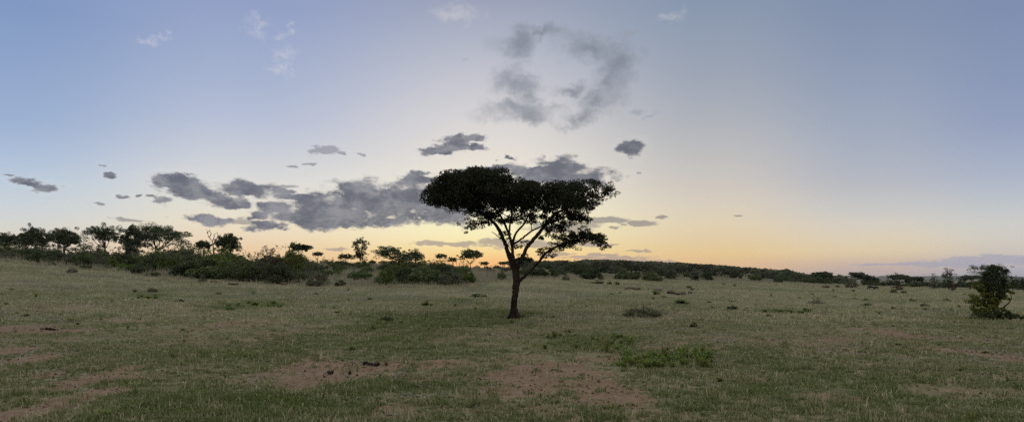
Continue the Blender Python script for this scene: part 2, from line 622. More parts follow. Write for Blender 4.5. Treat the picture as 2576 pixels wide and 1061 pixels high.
def pebbles():
    x, y = scatter_cone(60000, 6.5, 32, .82, 1.2)
    s = soil_mask(x, y)
    k = RNG.random(len(x)) < s * .5 * np.clip((fbm(x * 2, y * 2, 4, 3) - .3) * 3, 0, 1)
    x, y = x[k], y[k]
    n = len(x)
    r = .006 + .020 * RNG.random(n) ** 3 + y * .0003
    z = height(x, y) - .02 * s[k] + r * .3
    base = np.array([(1, 0, 0), (0, 1, 0), (-1, 0, 0), (0, -1, 0), (0, 0, .8), (0, 0, -.8)], float)
    tri = np.array([(0, 1, 4), (1, 2, 4), (2, 3, 4), (3, 0, 4), (1, 0, 5), (2, 1, 5), (3, 2, 5), (0, 3, 5)])
    v = base[None] * (r[:, None, None] * (.6 + .8 * RNG.random((n, 6, 1))))
    a = RNG.random(n) * 6.283
    ca, sa = np.cos(a)[:, None], np.sin(a)[:, None]
    v = np.stack([v[..., 0] * ca - v[..., 1] * sa + x[:, None], v[..., 0] * sa + v[..., 1] * ca + y[:, None], v[..., 2] + z[:, None]], -1)
    f = (tri[None] + (np.arange(n) * 6)[:, None, None]).reshape(-1, 3)
    m, t = new_mat('earth_crumb')
    geo = t.n('ShaderNodeNewGeometry')
    c = t.ramp(geo.outputs['Random Per Island'], [(0, (.03, .022, .018)), (.5, (.09, .06, .045)), (.85, (.16, .11, .085)), (1, (.32, .27, .22))])
    d = t.n('ShaderNodeBsdfDiffuse')
    t.put(d.inputs[0], c)
    out = t.n('ShaderNodeOutputMaterial')
    t.put(out.inputs[0], d.outputs[0])
    tag(obj('gravel', npmesh('gravel', v.reshape(-1, 3), [f], m)), 'crumbs of earth, dung and small stones on the bare patches', 'gravel', kind='stuff')


def field_edge(x, y):
    """depth at which the grazed plain gives way to scrub, by azimuth"""
    px = CX + F * x / y
    return np.interp(px, [0, 187, 375, 500, 700, 950, 1180, 1288, 1430, 1600, 1800, 2000, 2200, 2400, 2576],
                     [80, 76, 70, 66, 63, 62, 66, 84, 105, 125, 145, 180, 235, 205, 160])


def mid_grass():
    x, y = scatter_cone(80000, 30, 240, .82, 1.5)
    e = field_edge(x, y)
    k = (y < e * 1.08)
    x, y = x[k], y[k]
    clump = fbm(x * .5, y * .5, 3, 4)
    k = RNG.random(len(x)) < np.clip(.25 + (clump - .4) * 3, .1, 1)
    x, y, clump = x[k], y[k], clump[k]
    g = green_mask(x, y)
    nt = len(x)
    idx = np.repeat(np.arange(nt), 4)
    n = len(idx)
    sp = .10 + y * .0016
    bx = x[idx] + RNG.normal(0, 1, n) * sp[idx]
    by = y[idx] + RNG.normal(0, 1, n) * sp[idx]
    L = (.07 + .10 * RNG.random(n)) * (.6 + clump[idx])
    W = .010 + by * .00042
    tint = np.clip(.23 + (clump[idx] - .5) * .8 + g[idx] * .4 + RNG.normal(0, .14, nt)[idx] + RNG.normal(0, .1, n), 0, 1)
    lean = np.clip(.4 + RNG.normal(0, .25, n), .05, .95)
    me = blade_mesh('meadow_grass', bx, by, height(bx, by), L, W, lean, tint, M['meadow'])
    tag(obj('meadow_grass', me), 'pale olive grass of the farther part of the plain', 'grass', kind='stuff')


def tall_grass():
    x, y = scatter_cone(46000, 52, 300, .84, 1.4)
    e = field_edge(x, y)
    px = CX + F * x / y
    depth = np.where(px < 1250, 75, 60)
    edge_noise = (fbm(x * .12, y * .12, 2, 3) - .5) * 16
    k = (y > e * .96 + edge_noise) & (y < e + depth)
    x, y, e, px = x[k], y[k], e[k], px[k]
    clump = fbm(x * .3, y * .3, 6, 4)
    k = RNG.random(len(x)) < np.clip(.2 + (clump - .38) * 4, .05, 1)
    x, y, e, px, clump = x[k], y[k], e[k], px[k], clump[k]
    nt = len(x)
    idx = np.repeat(np.arange(nt), 7)
    n = len(idx)
    bx = x[idx] + RNG.normal(0, .22, n)
    by = y[idx] + RNG.normal(0, .22, n)
    hf = np.interp(px, [0, 1200, 1450, 2576], [1.0, .95, .6, .45])
    L = (.3 + .45 * RNG.random(n)) * hf[idx] * (.55 + clump[idx] * .9) * np.clip(.45 + (y - e)[idx] / 14, .45, 1)
    W = .012 + by * .00035
    tint = np.clip(.35 + RNG.normal(0, .2, nt)[idx] + RNG.normal(0, .1, n), 0, 1)
    lean = np.clip(.28 + RNG.normal(0, .2, n), .03, .9)
    me = blade_mesh('tall_grass', bx, by, height(bx, by), L, W, lean, tint, M['straw'])
    tag(obj('tall_grass', me), 'knee high straw coloured dry grass between the bushes', 'grass', kind='stuff')


short_grass()
tussocks()
pebbles()
mid_grass()
tall_grass()


# ------------------------------------------------------------------ plants: tubes and leaves
class Tubes:
    def __init__(s, seg=7):
        s.v, s.q, s.n, s.seg = [], [], 0, seg

    def add(s, pts, radii, seg=None, rough=0.0):
        seg = seg or s.seg
        pts = [Vector(p) for p in pts]
        prev = None
        ref = Vector((1, 0, 0))
        rings = []
        for i, p in enumerate(pts):
            t = (pts[min(i + 1, len(pts) - 1)] - pts[max(i - 1, 0)])
            if t.length < 1e-9: t = Vector((0, 0, 1))
            t.normalize()
            a = ref - t * ref.dot(t)
            if a.length < 1e-3: a = Vector((0, 1, 0)) - t * t.y
            a.normalize()
            b = t.cross(a)
            ref = a
            for k in range(seg):
                th = 2 * math.pi * k / seg
                r = radii[i] * (1 + rough * (random.random() - .5))
                s.v.append(tuple(p + a * (math.cos(th) * r) + b * (math.sin(th) * r)))
        base = s.n
        for i in range(len(pts) - 1):
            for k in range(seg):
                k2 = (k + 1) % seg
                s.q.append((base + i * seg + k, base + i * seg + k2, base + (i + 1) * seg + k2, base + (i + 1) * seg + k))
        s.n += len(pts) * seg

    def mesh(s, name, mat):
        return npmesh(name, np.array(s.v), [np.array(s.q)], mat, smooth=True)


def smooth_path(pts, radii, sub=4, wob=0.0):
    """Catmull-Rom through the given points"""
    P = [Vector(p) for p in pts]
    P = [P[0] * 2 - P[1]] + P + [P[-1] * 2 - P[-2]]
    out, rad = [], []
    for i in range(1, len(P) - 2):
        for k in range(sub):
            t = k / sub
            a, b, c, d = P[i - 1], P[i], P[i + 1], P[i + 2]
            q = .5 * ((2 * b) + (c - a) * t + (2 * a - 5 * b + 4 * c - d) * t * t + (3 * b - a - 3 * c + d) * t ** 3)
            if wob and (i > 1 or k > 0):
                q = q + Vector((random.gauss(0, wob), random.gauss(0, wob), random.gauss(0, wob)))
            out.append(q)
            rad.append(radii[i - 1] * (1 - t) + radii[i] * t)
    out.append(P[-2])
    rad.append(radii[-1])
    return out, rad


def leaves(cent, rad, counts, L, aspect=.45, shell=.6, flat=.0):
    """leaf quads spread through ellipsoid puffs: cent (m,3), rad (m,3), counts (m,)"""
    idx = np.repeat(np.arange(len(cent)), counts)
    n = len(idx)
    d = RNG.normal(0, 1, (n, 3))
    d /= np.linalg.norm(d, axis=1)[:, None]
    rr = RNG.random(n) ** (1 / 3.0)
    rr = shell * (rr ** .5) + (1 - shell) * rr
    rr = rr * (1 + np.where(RNG.random(n) < .06, RNG.random(n) * .35, 0))
    pos = cent[idx] + d * rad[idx] * rr[:, None]
    a = RNG.normal(0, 1, (n, 3))
    a[:, 2] *= (1 - flat)
    a /= np.linalg.norm(a, axis=1)[:, None]
    c = RNG.normal(0, 1, (n, 3))
    b = np.cross(a, c)
    b /= np.linalg.norm(b, axis=1)[:, None]
    l = (L * (.6 + .8 * RNG.random(n)))[:, None]
    w = l * aspect
    v = np.empty((n, 4, 3))
    v[:, 0] = pos - a * l * .5
    v[:, 1] = pos + b * w * .5 + a * l * .05
    v[:, 2] = pos + a * l * .5
    v[:, 3] = pos - b * w * .5 + a * l * .05
    q = np.arange(n * 4).reshape(n, 4)
    return v.reshape(-1, 3), q


def twig_links(nodes, targets, tubes, r0, r1, sag=.0):
    """join every target to the nearest node of the growing skeleton"""
    T = np.array([tuple(q) for q in targets], float)
    arr = np.array([tuple(q) for q in nodes], float)
    near = np.linalg.norm(T[:, None, :] - arr[None], axis=2).min(1)
    for i in np.argsort(near):
        tgt = T[i]
        dist = np.linalg.norm(arr - tgt, axis=1) + np.maximum(arr[:, 2] - tgt[2], 0) * .8
        k = int(np.argmin(dist))
        a = arr[k]
        if dist[k] < 1e-4: continue
        ln = np.linalg.norm(tgt - a)
        mid = (a + tgt) / 2 + RNG.normal(0, .06, 3) * ln
        mid[2] -= sag * ln
        p, r = smooth_path([a, mid, tgt], [r0, (r0 + r1) / 2, r1], 3)
        tubes.add(p, r, 5)
        arr = np.concatenate([arr, np.array([tuple(q) for q in p[1:]])])


# ------------------------------------------------------------------ the lone acacia
def lone_tree():
    bx, by = at(1293, 801)
    bz = hz(bx, by) - .02
    K = by / F   # metres per survey unit at the tree

    def w(c, r, dy=0.0):
        """enlarged-view coordinates of the tree (0.406 survey units each) -> local metres"""
        px, py = 1035.7 + .406 * c, 397.7 + .406 * r
        s = (by + dy) / F
        return Vector(((px - CX) * s - bx, dy, EYE + (HZ - py) * s - bz))

    root = empty('acacia_tree', (bx, by, bz))
    tag(root, 'lone dark flat-topped acacia standing in front of the sunset in the open plain', 'tree')
    u = .406 * K
    nodes = []

    def limb(name, pts, rad, label=None, wob=.012, rough=.14, mat='bark', seg=10):
        t = Tubes(seg)
        p, r = smooth_path([w(*q) for q in pts], [x * u for x in rad], 5, wob)
        r = [q * .82 for q in r]
        t.add(p, r, rough=rough)
        nodes.extend([tuple(q) for q in p[2:]])
        o = obj(name, t.mesh(name, M[mat]), root)
        if label: o['label'] = label
        return o

    tr = Tubes(14)
    p, r = smooth_path([w(634, 1004), w(634, 985), w(633, 950), w(635, 900), w(640, 850), w(646, 800), w(650, 755), w(648, 725)], [36, 28, 24, 23, 26, 29, 31, 26], 5, .010)
    tr.add(p, [q * u * .74 for q in r], rough=.2)
    for ang, ln in ((200, 62), (250, 40), (320, 55), (20, 48), (110, 44)):   # root flare
        a = math.radians(ang)
        q = Vector((math.cos(a), math.sin(a), 0))
        b0 = w(634, 1000)
        b0.z = 0
        pp, rr = smooth_path([b0 + Vector((0, 0, 62 * u)) + q * 14 * u, b0 + q * 28 * u + Vector((0, 0, 20 * u)), b0 + q * ln * u + Vector((0, 0, -6 * u))], [9 * u, 11 * u, 5 * u], 4)
        tr.add(pp, rr, 7, .15)
    # loose strip of bark standing off the trunk
    pp, rr = smooth_path([w(612, 975, -.1), w(616, 940, -.12), w(620, 900, -.13), w(624, 850, -.12)], [3 * u, 5 * u, 6 * u, 4 * u], 4)
    tr.add(pp, rr, 6)
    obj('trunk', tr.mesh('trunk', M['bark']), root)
    nodes.extend([tuple(q) for q in p[-6:]])
    limb('limb', [(645, 740), (634, 690, .05), (612, 630, .1), (596, 580, .15), (574, 520, .2), (548, 460, .3), (515, 405, .5), (455, 355, .7), (360, 315, .8), (250, 270, .9), (150, 220, .9)], [23, 20, 18, 17, 15, 14, 12, 9, 7, 5, 3])
    limb('limb', [(652, 745), (655, 690, -.1), (662, 650, -.2), (690, 605, -.3), (716, 550, -.4), (755, 505, -.5), (800, 450, -.6), (850, 385, -.8), (910, 330, -.9), (1010, 290, -1), (1120, 235, -1.1), (1210, 200, -1)], [23, 18, 15, 14, 14, 14, 13, 11, 9, 7, 5, 3])
    limb('limb', [(652, 690), (634, 640, -.1), (626, 590, -.2), (620, 540, -.3), (606, 480, -.5), (582, 420, -.9), (545, 350, -1.4), (480, 270, -1.9), (400, 190, -2.2)], [14, 12, 12, 11, 10, 9, 7, 5, 3])
    limb('limb', [(622, 560, .0), (632, 500, .3), (655, 450, .6), (700, 400, 1.0), (740, 320, 1.5), (780, 250, 1.9), (800, 200, 2.0)], [10, 9, 8, 7, 6, 5, 3])
    limb('limb', [(625, 535, -.1), (660, 515, -.1), (700, 485, 0), (745, 450, .2), (820, 415, .6), (900, 380, 1.0), (990, 350, 1.2)], [8, 7, 7, 6, 5, 4, 3])
    limb('limb', [(612, 520, -.2), (605, 440, .1), (620, 350, .5), (600, 260, .9), (560, 160, .8), (555, 90, .6)], [8, 7, 6, 5, 4, 2])
    low = []
    mark = len(nodes)
    limb('low_limb', [(655, 762), (680, 748, .1), (712, 722, .15), (745, 690, .2), (790, 640, .3), (828, 592, .4), (862, 568, .45), (905, 545, .5), (960, 520, .5), (1020, 505, .5), (1100, 500, .5), (1180, 512, .5)], [15, 13, 11, 10, 10, 9, 9, 8, 7, 5, 4, 2],
         label='long low bough reaching out to one side with a fringe of leaves')
    low = nodes[mark:]
    limb('dead_twig', [(574, 512, .2), (556, 498, .15), (541, 488, .1), (524, 476, .1), (506, 462, .1), (494, 456, .1)], [5, 4.4, 3.8, 3, 2.4, 1.5], label='bare dead twig', mat='dead', seg=6)
    limb('dead_twig', [(616, 570, -.2), (604, 548, -.22), (598, 530, -.22), (604, 518, -.22)], [3.5, 3, 2.4, 1.6], mat='dead', seg=6)

    # crown: leaf puffs fill the outline seen against the sky and are given depth as a round umbrella
    outline = [(52, 262), (64, 226), (98, 188), (136, 146), (186, 114), (240, 90), (290, 88), (345, 88), (372, 72), (430, 66), (470, 92), (505, 66), (560, 58), (600, 85), (626, 112), (660, 122), (705, 150), (740, 152), (790, 165), (850, 150),
               (905, 150), (950, 156), (1000, 152), (1040, 162), (1075, 140), (1130, 140), (1180, 155), (1225, 160), (1272, 195), (1268, 225), (1235, 235), (1200, 268), (1165, 275), (1130, 300), (1105, 330), (1070, 335), (1110, 385), (1060, 415), (1000, 410),
               (950, 455), (900, 440), (880, 400), (840, 430), (790, 395), (740, 410), (700, 385), (640, 410), (590, 392), (540, 405), (490, 385), (450, 360), (400, 345), (330, 350), (280, 325), (225, 335), (195, 300), (150, 300), (110, 262), (80, 272)]
    O = np.array(outline, float)

    def inside(p):
        x, y = p
        c = False
        j = len(O) - 1
        for i in range(len(O)):
            if (O[i, 1] > y) != (O[j, 1] > y) and x < (O[j, 0] - O[i, 0]) * (y - O[i, 1]) / (O[j, 1] - O[i, 1]) + O[i, 0]:
                c = not c
            j = i
        return c

    pts = []
    tries = 0
    while len(pts) < 430 and tries < 60000:
        tries += 1
        q = (random.uniform(60, 1265), random.uniform(65, 450))
        if not inside(q): continue
        edge = min(np.hypot(O[:, 0] - q[0], O[:, 1] - q[1]))
        if edge < (28 if q[0] < 190 or q[0] > 1150 else 15): continue
        lacy = q[1] > 290 or q[0] > 1040
        if lacy and random.random() < .2: continue
        hw = 610.0
        ymax = 3.3 * math.sqrt(max(0, 1 - ((q[0] - 655) / hw) ** 2)) * (.35 + .65 * min(1, max(0, (420 - q[1]) / 200)))
        dy = random.uniform(-ymax, ymax)
        cpos = w(q[0], q[1], dy)
        if any((cpos - z[0]).length < .28 for z in pts): continue
        pts.append((cpos, lacy, q))
    cent, rad, cnt, tw = [], [], [], []
    for cpos, lacy, q in pts:
        k = .62 if lacy else 1.0
        cent.append(cpos)
        rad.append((.40 * k * random.uniform(.7, 1.25), .40 * k * random.uniform(.7, 1.25), .23 * k * random.uniform(.7, 1.3)))
        cnt.append(int((110 if lacy else 270) * random.uniform(.7, 1.3)))
    cent, rad, cnt = np.array(cent), np.array(rad), np.array(cnt)
    # finer tufts along the outline
    ec, er, en = [], [], []
    for i in range(len(O)):
        a, b = O[i], O[(i + 1) % len(O)]
        m_ = max(2, int(np.hypot(*(b - a)) / 17))
        for k in range(m_):
            q = a + (b - a) * ((k + random.random()) / m_)
            ctr = np.array([640, 265])
            q = q + (ctr - q) / np.hypot(*(ctr - q)) * random.uniform(-4, 26)
            ec.append(w(q[0], q[1], random.uniform(-1, 1) * .8))
            er.append((.17 * random.uniform(.7, 1.4), .2, .13 * random.uniform(.7, 1.3)))
            en.append(random.randint(10, 40))
    t = Tubes(5)
    twig_links(nodes, [np.array(c) for c in cent[::2]], t, 1.0 * .03, .010, .05)
    v1, q1 = leaves(cent, rad, cnt, .108, .40, .5)
    v2, q2 = leaves(np.array(ec), np.array(er), np.array(en), .095, .40, .2)
    V = np.concatenate([v1, v2, np.array(t.v)])
    FQ = np.concatenate([q1, q2 + len(v1), np.array(t.q) + len(v1) + len(v2)])
    mi = np.concatenate([np.zeros(len(q1) + len(q2)), np.ones(len(t.q))])
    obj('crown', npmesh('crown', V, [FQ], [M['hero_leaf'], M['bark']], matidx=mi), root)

    def spray(name, spots, link, n, label):
        c = np.array([w(a, b, d) for a, b, d, _ in spots])
        r = np.array([(.28 * s_, .30 * s_, .16 * s_) for _, _, _, s_ in spots])
        c2 = c[:, None, :] + RNG.normal(0, .7, (len(c), 4, 3)) * r[:, None, :]
        r2 = np.repeat(r * .6, 4, 0)
        t = Tubes(5)
        twig_links(link, [np.array(q) for q in c], t, .02, .008, .05)
        for q0, q1 in zip(c[:-1], c[1:]):
            if np.linalg.norm(q1 - q0) < .7: t.add([q0, (q0 + q1) / 2 + [0, 0, -.03], q1], [.007, .007, .006], 4)
        v, q = leaves(c2.reshape(-1, 3), r2, np.full(len(r2), int(n * 1.7)), .085, .42, .25)
        o = obj(name, npmesh(name, np.concatenate([v, np.array(t.v)]), [np.concatenate([q, np.array(t.q) + len(v)])], [M['hero_leaf'], M['bark']],
                             matidx=np.concatenate([np.zeros(len(q)), np.ones(len(t.q))])), root)
        if label: o['label'] = label

    sp = []
    for k in range(40):
        f = k / 39
        c = 890 + f * 292
        base = 545 - f * 62 if f < .55 else 511 - (f - .55) * 20
        sp.append((c + random.uniform(-14, 14), base - random.uniform(-10, 46) + (30 if f > .9 else 0), .5 + random.uniform(-.7, .7), random.uniform(.8, 1.25)))
    sp += [(1172, 545, .5, .7), (1186, 522, .5, .7), (1160, 490, .5, .9), (1075, 462, .4, 1.0), (1010, 480, .4, 1.0)]
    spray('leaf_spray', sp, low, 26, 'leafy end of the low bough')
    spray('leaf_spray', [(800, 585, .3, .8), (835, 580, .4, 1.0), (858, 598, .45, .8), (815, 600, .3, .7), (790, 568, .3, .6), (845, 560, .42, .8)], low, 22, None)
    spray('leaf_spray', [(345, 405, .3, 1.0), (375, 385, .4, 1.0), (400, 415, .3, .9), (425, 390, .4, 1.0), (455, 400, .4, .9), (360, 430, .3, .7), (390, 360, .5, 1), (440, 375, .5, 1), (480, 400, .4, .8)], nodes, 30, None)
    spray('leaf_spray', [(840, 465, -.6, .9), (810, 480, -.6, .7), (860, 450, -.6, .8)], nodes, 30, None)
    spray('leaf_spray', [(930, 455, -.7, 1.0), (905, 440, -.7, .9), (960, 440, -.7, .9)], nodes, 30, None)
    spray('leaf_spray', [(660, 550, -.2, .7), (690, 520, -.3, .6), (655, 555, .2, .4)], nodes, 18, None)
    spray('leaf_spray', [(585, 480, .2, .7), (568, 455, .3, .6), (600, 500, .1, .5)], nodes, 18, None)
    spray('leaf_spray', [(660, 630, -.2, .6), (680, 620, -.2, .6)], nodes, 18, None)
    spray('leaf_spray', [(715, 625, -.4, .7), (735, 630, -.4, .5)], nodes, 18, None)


lone_tree()


# ------------------------------------------------------------------ other trees
def make_tree(name, px, d, top, x0, x1, thick, label, group=None, form='umbrella', base_row=None, n_leaf=3200, mat='tree_leaf', L=.165, forks=5, lean=0.0, trunk_r=.13, profile=None, trunks=1, dens=1.0):
    """a tree whose crown spans survey columns x0..x1 and tops out at row `top`, standing at depth d under column px"""
    bx, by = by_depth(px, d)
    bz = hz(bx, by) - .05
    s = d / F
    W = (x1 - x0) * s
    H = EYE + (HZ - top) * s - bz
    T = thick * s * 1.3
    off = ((x0 + x1) / 2 - px) * s
    root = empty(name, (bx, by, bz))
    tag(root, label, 'tree', group)
    npuff = {'umbrella': 36, 'upright': 22, 'round': 26}[form]
    cent, rad = [], []
    tries = 0
    while len(cent) < npuff and tries < 3000:
        tries += 1
        if form == 'umbrella':
            a = random.random() * 2 * math.pi
            q = math.sqrt(random.random())
            X, Y = math.cos(a) * q, math.sin(a) * q
            zt = H - T * .13 - (q ** 3) * T * .22 - random.random() ** 1.6 * T * .50
            if profile is not None:
                zt -= np.interp(X, [-1, -.5, 0, .5, 1], profile) * s
            p = Vector((off + X * W * .43, Y * W * .38, zt))
            r = (W * .135, W * .135, T * .15)
        elif form == 'upright':
            z = random.random()
            rr = (.35 + .65 * math.sin(math.pi * min(1, z * .9 + .12))) * W * .36
            a = random.random() * 2 * math.pi
            q = math.sqrt(random.random())
            p = Vector((off * z + math.cos(a) * rr * q, math.sin(a) * rr * q, H - T * .12 - (1 - z) * T * .82))
            r = (W * .19, W * .19, T * .10)
        else:
            v = Vector((random.gauss(0, 1), random.gauss(0, 1), random.gauss(0, 1))).normalized() * random.random() ** .4
            p = Vector((off + v.x * W * .40, v.y * W * .38, H - T * .5 + v.z * T * .40))
            r = (W * .15, W * .15, T * .15)
        if any((p - c).length < W * .09 for c in cent): continue
        cent.append(p)
        rad.append(tuple(q * random.uniform(.75, 1.25) for q in r))
    nodes = []
    tr = Tubes(8)
    for k in range(trunks):
        ox = (k - (trunks - 1) / 2) * .35
        fork = H * (.34 if form != 'upright' else .3)
        sway = random.uniform(-.2, .2)
        tp = Vector((off * .25 + lean * .4 + sway, random.uniform(-.15, .15), fork))
        p, r = smooth_path([(ox, 0, -.05), (ox + sway * .6 + tp.x * .4, 0, fork * .5), tp], [trunk_r * 1.25, trunk_r, trunk_r * .85], 4, .015)
        tr.add(p, r, rough=.2)
        nodes += [tuple(q) for q in p[3:]]
        pick = random.sample(cent, min(forks, len(cent)))
        for c in pick:
            m1 = tp.lerp(c, .5) + Vector((0, 0, -.10 * (c - tp).length)) if form == 'umbrella' else tp.lerp(c, .5)
            m1 += Vector((random.gauss(0, .12), random.gauss(0, .12), 0))
            p, r = smooth_path([tp, m1, c], [trunk_r * .62, trunk_r * .42, trunk_r * .18], 4, .02)
            tr.add(p, r, 6)
            nodes += [tuple(q) for q in p[1:]]
    obj('trunk', tr.mesh('trunk', M['bark']), root)
    t = Tubes(4)
    twig_links(nodes, [np.array(c) for c in cent], t, trunk_r * .3, trunk_r * .1, .04)
    sub_c, sub_r = [], []
    for c, r in zip(cent, rad):        # break every puff into irregular tufts
        for k in range(5):
            dv = Vector((random.gauss(0, .62) * r[0], random.gauss(0, .62) * r[1], random.gauss(0, .6) * r[2]))
            sub_c.append(c + dv)
            f = random.uniform(.35, .75)
            sub_r.append((r[0] * f, r[1] * f, r[2] * f))
    cnt = np.full(len(sub_c), max(3, int(2.6 * n_leaf * dens / len(sub_c))))
    v, q = leaves(np.array(sub_c), np.array(sub_r), cnt, L, .55, .4)
    obj('crown', npmesh('crown', np.concatenate([v, np.array(t.v)]), [np.concatenate([q, np.array(t.q) + len(v)])], [M[mat], M['bark']],
                        matidx=np.concatenate([np.zeros(len(q)), np.ones(len(t.q))])), root)
    return root


# the stand at the far left
make_tree('umbrella_tree', 20, 124, 587, -16, 52, 34, 'low flat crowned tree at the far left end, cut off by the picture edge', n_leaf=4160, dens=1)
make_tree('umbrella_tree', 92, 120, 572, 49, 124, 46, 'broad dome shaped dark tree, second from the left end of the stand', n_leaf=6720, forks=6, profile=[4, 0, 0, 2, 6], trunks=2)
make_tree('umbrella_tree', 160, 118, 571, 121, 218, 52, 'two-humped dark tree drooping towards the gap in the left stand', n_leaf=6880, forks=7, profile=[0, -2, 4, 6, 26], trunks=2)
make_tree('umbrella_tree', 262, 122, 564, 222, 303, 40, 'thin flat-topped tree on the near side of the three tallest left trees', n_leaf=4320, forks=6, profile=[-2, 0, 0, 4, 10], trunks=2)
make_tree('spreading_tree', 314, 106, 563, 300, 374, 66, 'tall broad tree with a visible dark trunk between two flat-topped trees', n_leaf=6880, form='round', forks=7, trunk_r=.16)
make_tree('umbrella_tree', 391, 116, 563, 350, 469, 42, 'widest flat-topped tree of the left stand, with a spread arm over the scrub', n_leaf=6240, forks=8, profile=[-2, 2, 8, 4, 0], trunks=2)
make_tree('umbrella_tree', 577, 104, 591, 545, 603, 36, 'dark compact umbrella tree behind the bare dead tree', n_leaf=4800, forks=5, profile=[6, 2, 0, -2, 6])
make_tree('umbrella_tree', 511, 108, 605, 494, 530, 18, 'small leafy tree just left of the bare dead tree', n_leaf=2080, forks=4, trunk_r=.09)
make_tree('umbrella_tree', 752, 128, 613, 729, 779, 15, 'little parasol shaped tree rising alone above the big thicket', n_leaf=2400, forks=5, trunk_r=.09, L=.28, profile=[-1, 0, 2, 1, 0])
make_tree('slender_tree', 906, 120, 595, 885, 930, 46, 'tall slender upright tree standing alone on the skyline', n_leaf=800, form='upright', forks=7, trunk_r=.10, L=.24)
make_tree('umbrella_tree', 1002, 118, 616, 944, 1050, 27, 'long wedge shaped tree sloping down away from its high tip', n_leaf=4200, forks=8, profile=[-2, 2, 9, 17, 28], trunks=2)
make_tree('umbrella_tree', 1046, 126, 625, 1020, 1068, 24, 'low hump of a tree at the foot of the sloping wedge shaped tree', n_leaf=2000, forks=5, profile=[6, -2, 2, 6, 12])
make_tree('umbrella_tree', 1184, 122, 628, 1156, 1214, 22, 'delicate see-through parasol tree beside the sunset glow', n_leaf=1700, forks=8, trunk_r=.08, L=.22, profile=[3, -1, -1, 0, 3])
make_tree('umbrella_tree', 1110, 140, 638, 1096, 1124, 10, 'tiny two tiered tree in a row on the skyline left of the sunset', n_leaf=800, forks=4, trunk_r=.07)
make_tree('umbrella_tree', 1138, 142, 647, 1127, 1150, 10, 'tiny rounded tree next to the two tiered one on the skyline', n_leaf=800, forks=4, trunk_r=.07)
make_tree('umbrella_tree', 1219, 160, 657, 1207, 1231, 8, 'very small flat tree on the skyline under the sunset glow', n_leaf=700, forks=4, trunk_r=.07)
make_tree('umbrella_tree', 1266, 150, 657, 1254, 1284, 8, 'small flat dark tree touching the trunk of the lone acacia in view', n_leaf=800, forks=4, trunk_r=.07)
make_tree('umbrella_tree', 1316, 130, 644, 1296, 1336, 14, 'small lacy tree seen between the forks of the lone acacia', n_leaf=900, forks=5, trunk_r=.07)
make_tree('umbrella_tree', 800, 136, 633, 787, 813, 10, 'small flat tree low on the skyline right of the parasol tree', n_leaf=900, forks=4, trunk_r=.07)
make_tree('umbrella_tree', 868, 138, 638, 850, 888, 12, 'low ragged tree on the skyline just left of the slender tree', n_leaf=1100, forks=4, trunk_r=.07)
# the wood's edge at the right
make_tree('umbrella_tree', 1448, 150, 662, 1416, 1482, 12, 'wide dark flat tree in the pale grass just past the lone acacia', n_leaf=2200, forks=6)
make_tree('umbrella_tree', 1588, 190, 671, 1572, 1608, 8, 'dark flat-topped tree above a pair of round bushes at the wood edge', n_leaf=1200, forks=5, L=.3)
make_tree('umbrella_tree', 1655, 200, 675, 1638, 1672, 9, 'dark flat-topped tree left of the two pale upright trees', n_leaf=1200, forks=5, L=.3)
make_tree('umbrella_tree', 1716, 200, 673, 1700, 1730, 10, 'dark flat-topped tree between the two pale upright trees', n_leaf=1200, forks=5, L=.3)
make_tree('pale_tree', 1686, 150, 671, 1668, 1704, 30, 'pale grey-green upright tree with a thin trunk, first of two at the wood edge', n_leaf=1200, form='round', mat='bush_grey', forks=5, trunk_r=.08, L=.24)
make_tree('pale_tree', 1748, 152, 676, 1732, 1764, 26, 'pale grey-green upright tree with a thin trunk, second of two at the wood edge', n_leaf=1100, form='round', mat='bush_grey', forks=5, trunk_r=.08, L=.24)
make_tree('umbrella_tree', 1975, 230, 677, 1958, 1992, 11, 'dark flat tree standing out at the low end of the wooded ridge', n_leaf=1300, forks=5, L=.34)
make_tree('umbrella_tree', 2070, 225, 683, 2040, 2094, 14, 'broad dark tree against the blue hills where the ridge ends', n_leaf=1900, forks=6, L=.34)
make_tree('umbrella_tree', 2172, 245, 684, 2138, 2192, 14, 'big dark umbrella tree behind the two grazing animals', n_leaf=2400, forks=7, L=.36, profile=[-2, -2, 2, 6, 10])
make_tree('umbrella_tree', 2196, 255, 692, 2175, 2212, 12, 'dark tree sloping down to the gap with the blue hills', n_leaf=1500, forks=5, L=.36, profile=[0, 0, 3, 6, 9])
make_tree('umbrella_tree', 2264, 215, 689, 2236, 2290, 14, 'dark wide tree right of the gap with the blue hills', n_leaf=2200, forks=6, L=.32, profile=[-2, 0, 0, 2, 6])
make_tree('umbrella_tree', 2303, 215, 696, 2286, 2322, 11, 'round dark tree joined to the wide tree beyond the animals', n_leaf=1500, forks=5, L=.32)
make_tree('pale_tree', 2351, 175, 688, 2336, 2366, 36, 'grey thin tree with a ragged top in front of the blue hills', n_leaf=1000, form='upright', mat='bush_grey', forks=6, trunk_r=.09)
make_tree('slender_tree', 2386, 172, 673, 2369, 2404, 44, 'tall upright dark tree of the right hand group', n_leaf=2000, form='upright', forks=6, trunk_r=.11)
make_tree('umbrella_tree', 2440, 160, 691, 2412, 2475, 14, 'dark flat tree just left of the green shrub tree', n_leaf=2000, forks=6)
make_tree('umbrella_tree', 2490, 150, 664, 2446, 2534, 26, 'flat-topped tree looming directly behind the green shrub tree', n_leaf=2600, forks=7, profile=[-2, 0, 0, 4, 8])
make_tree('pale_tree', 2548, 150, 690, 2534, 2562, 26, 'thin grey-green tree right of the green shrub tree', n_leaf=900, form='round', forks=5, trunk_r=.07)
make_tree('pale_tree', 2576, 146, 692, 2560, 2592, 26, 'thin tree cut by the right picture edge', n_leaf=900, form='round', forks=5, trunk_r=.07)


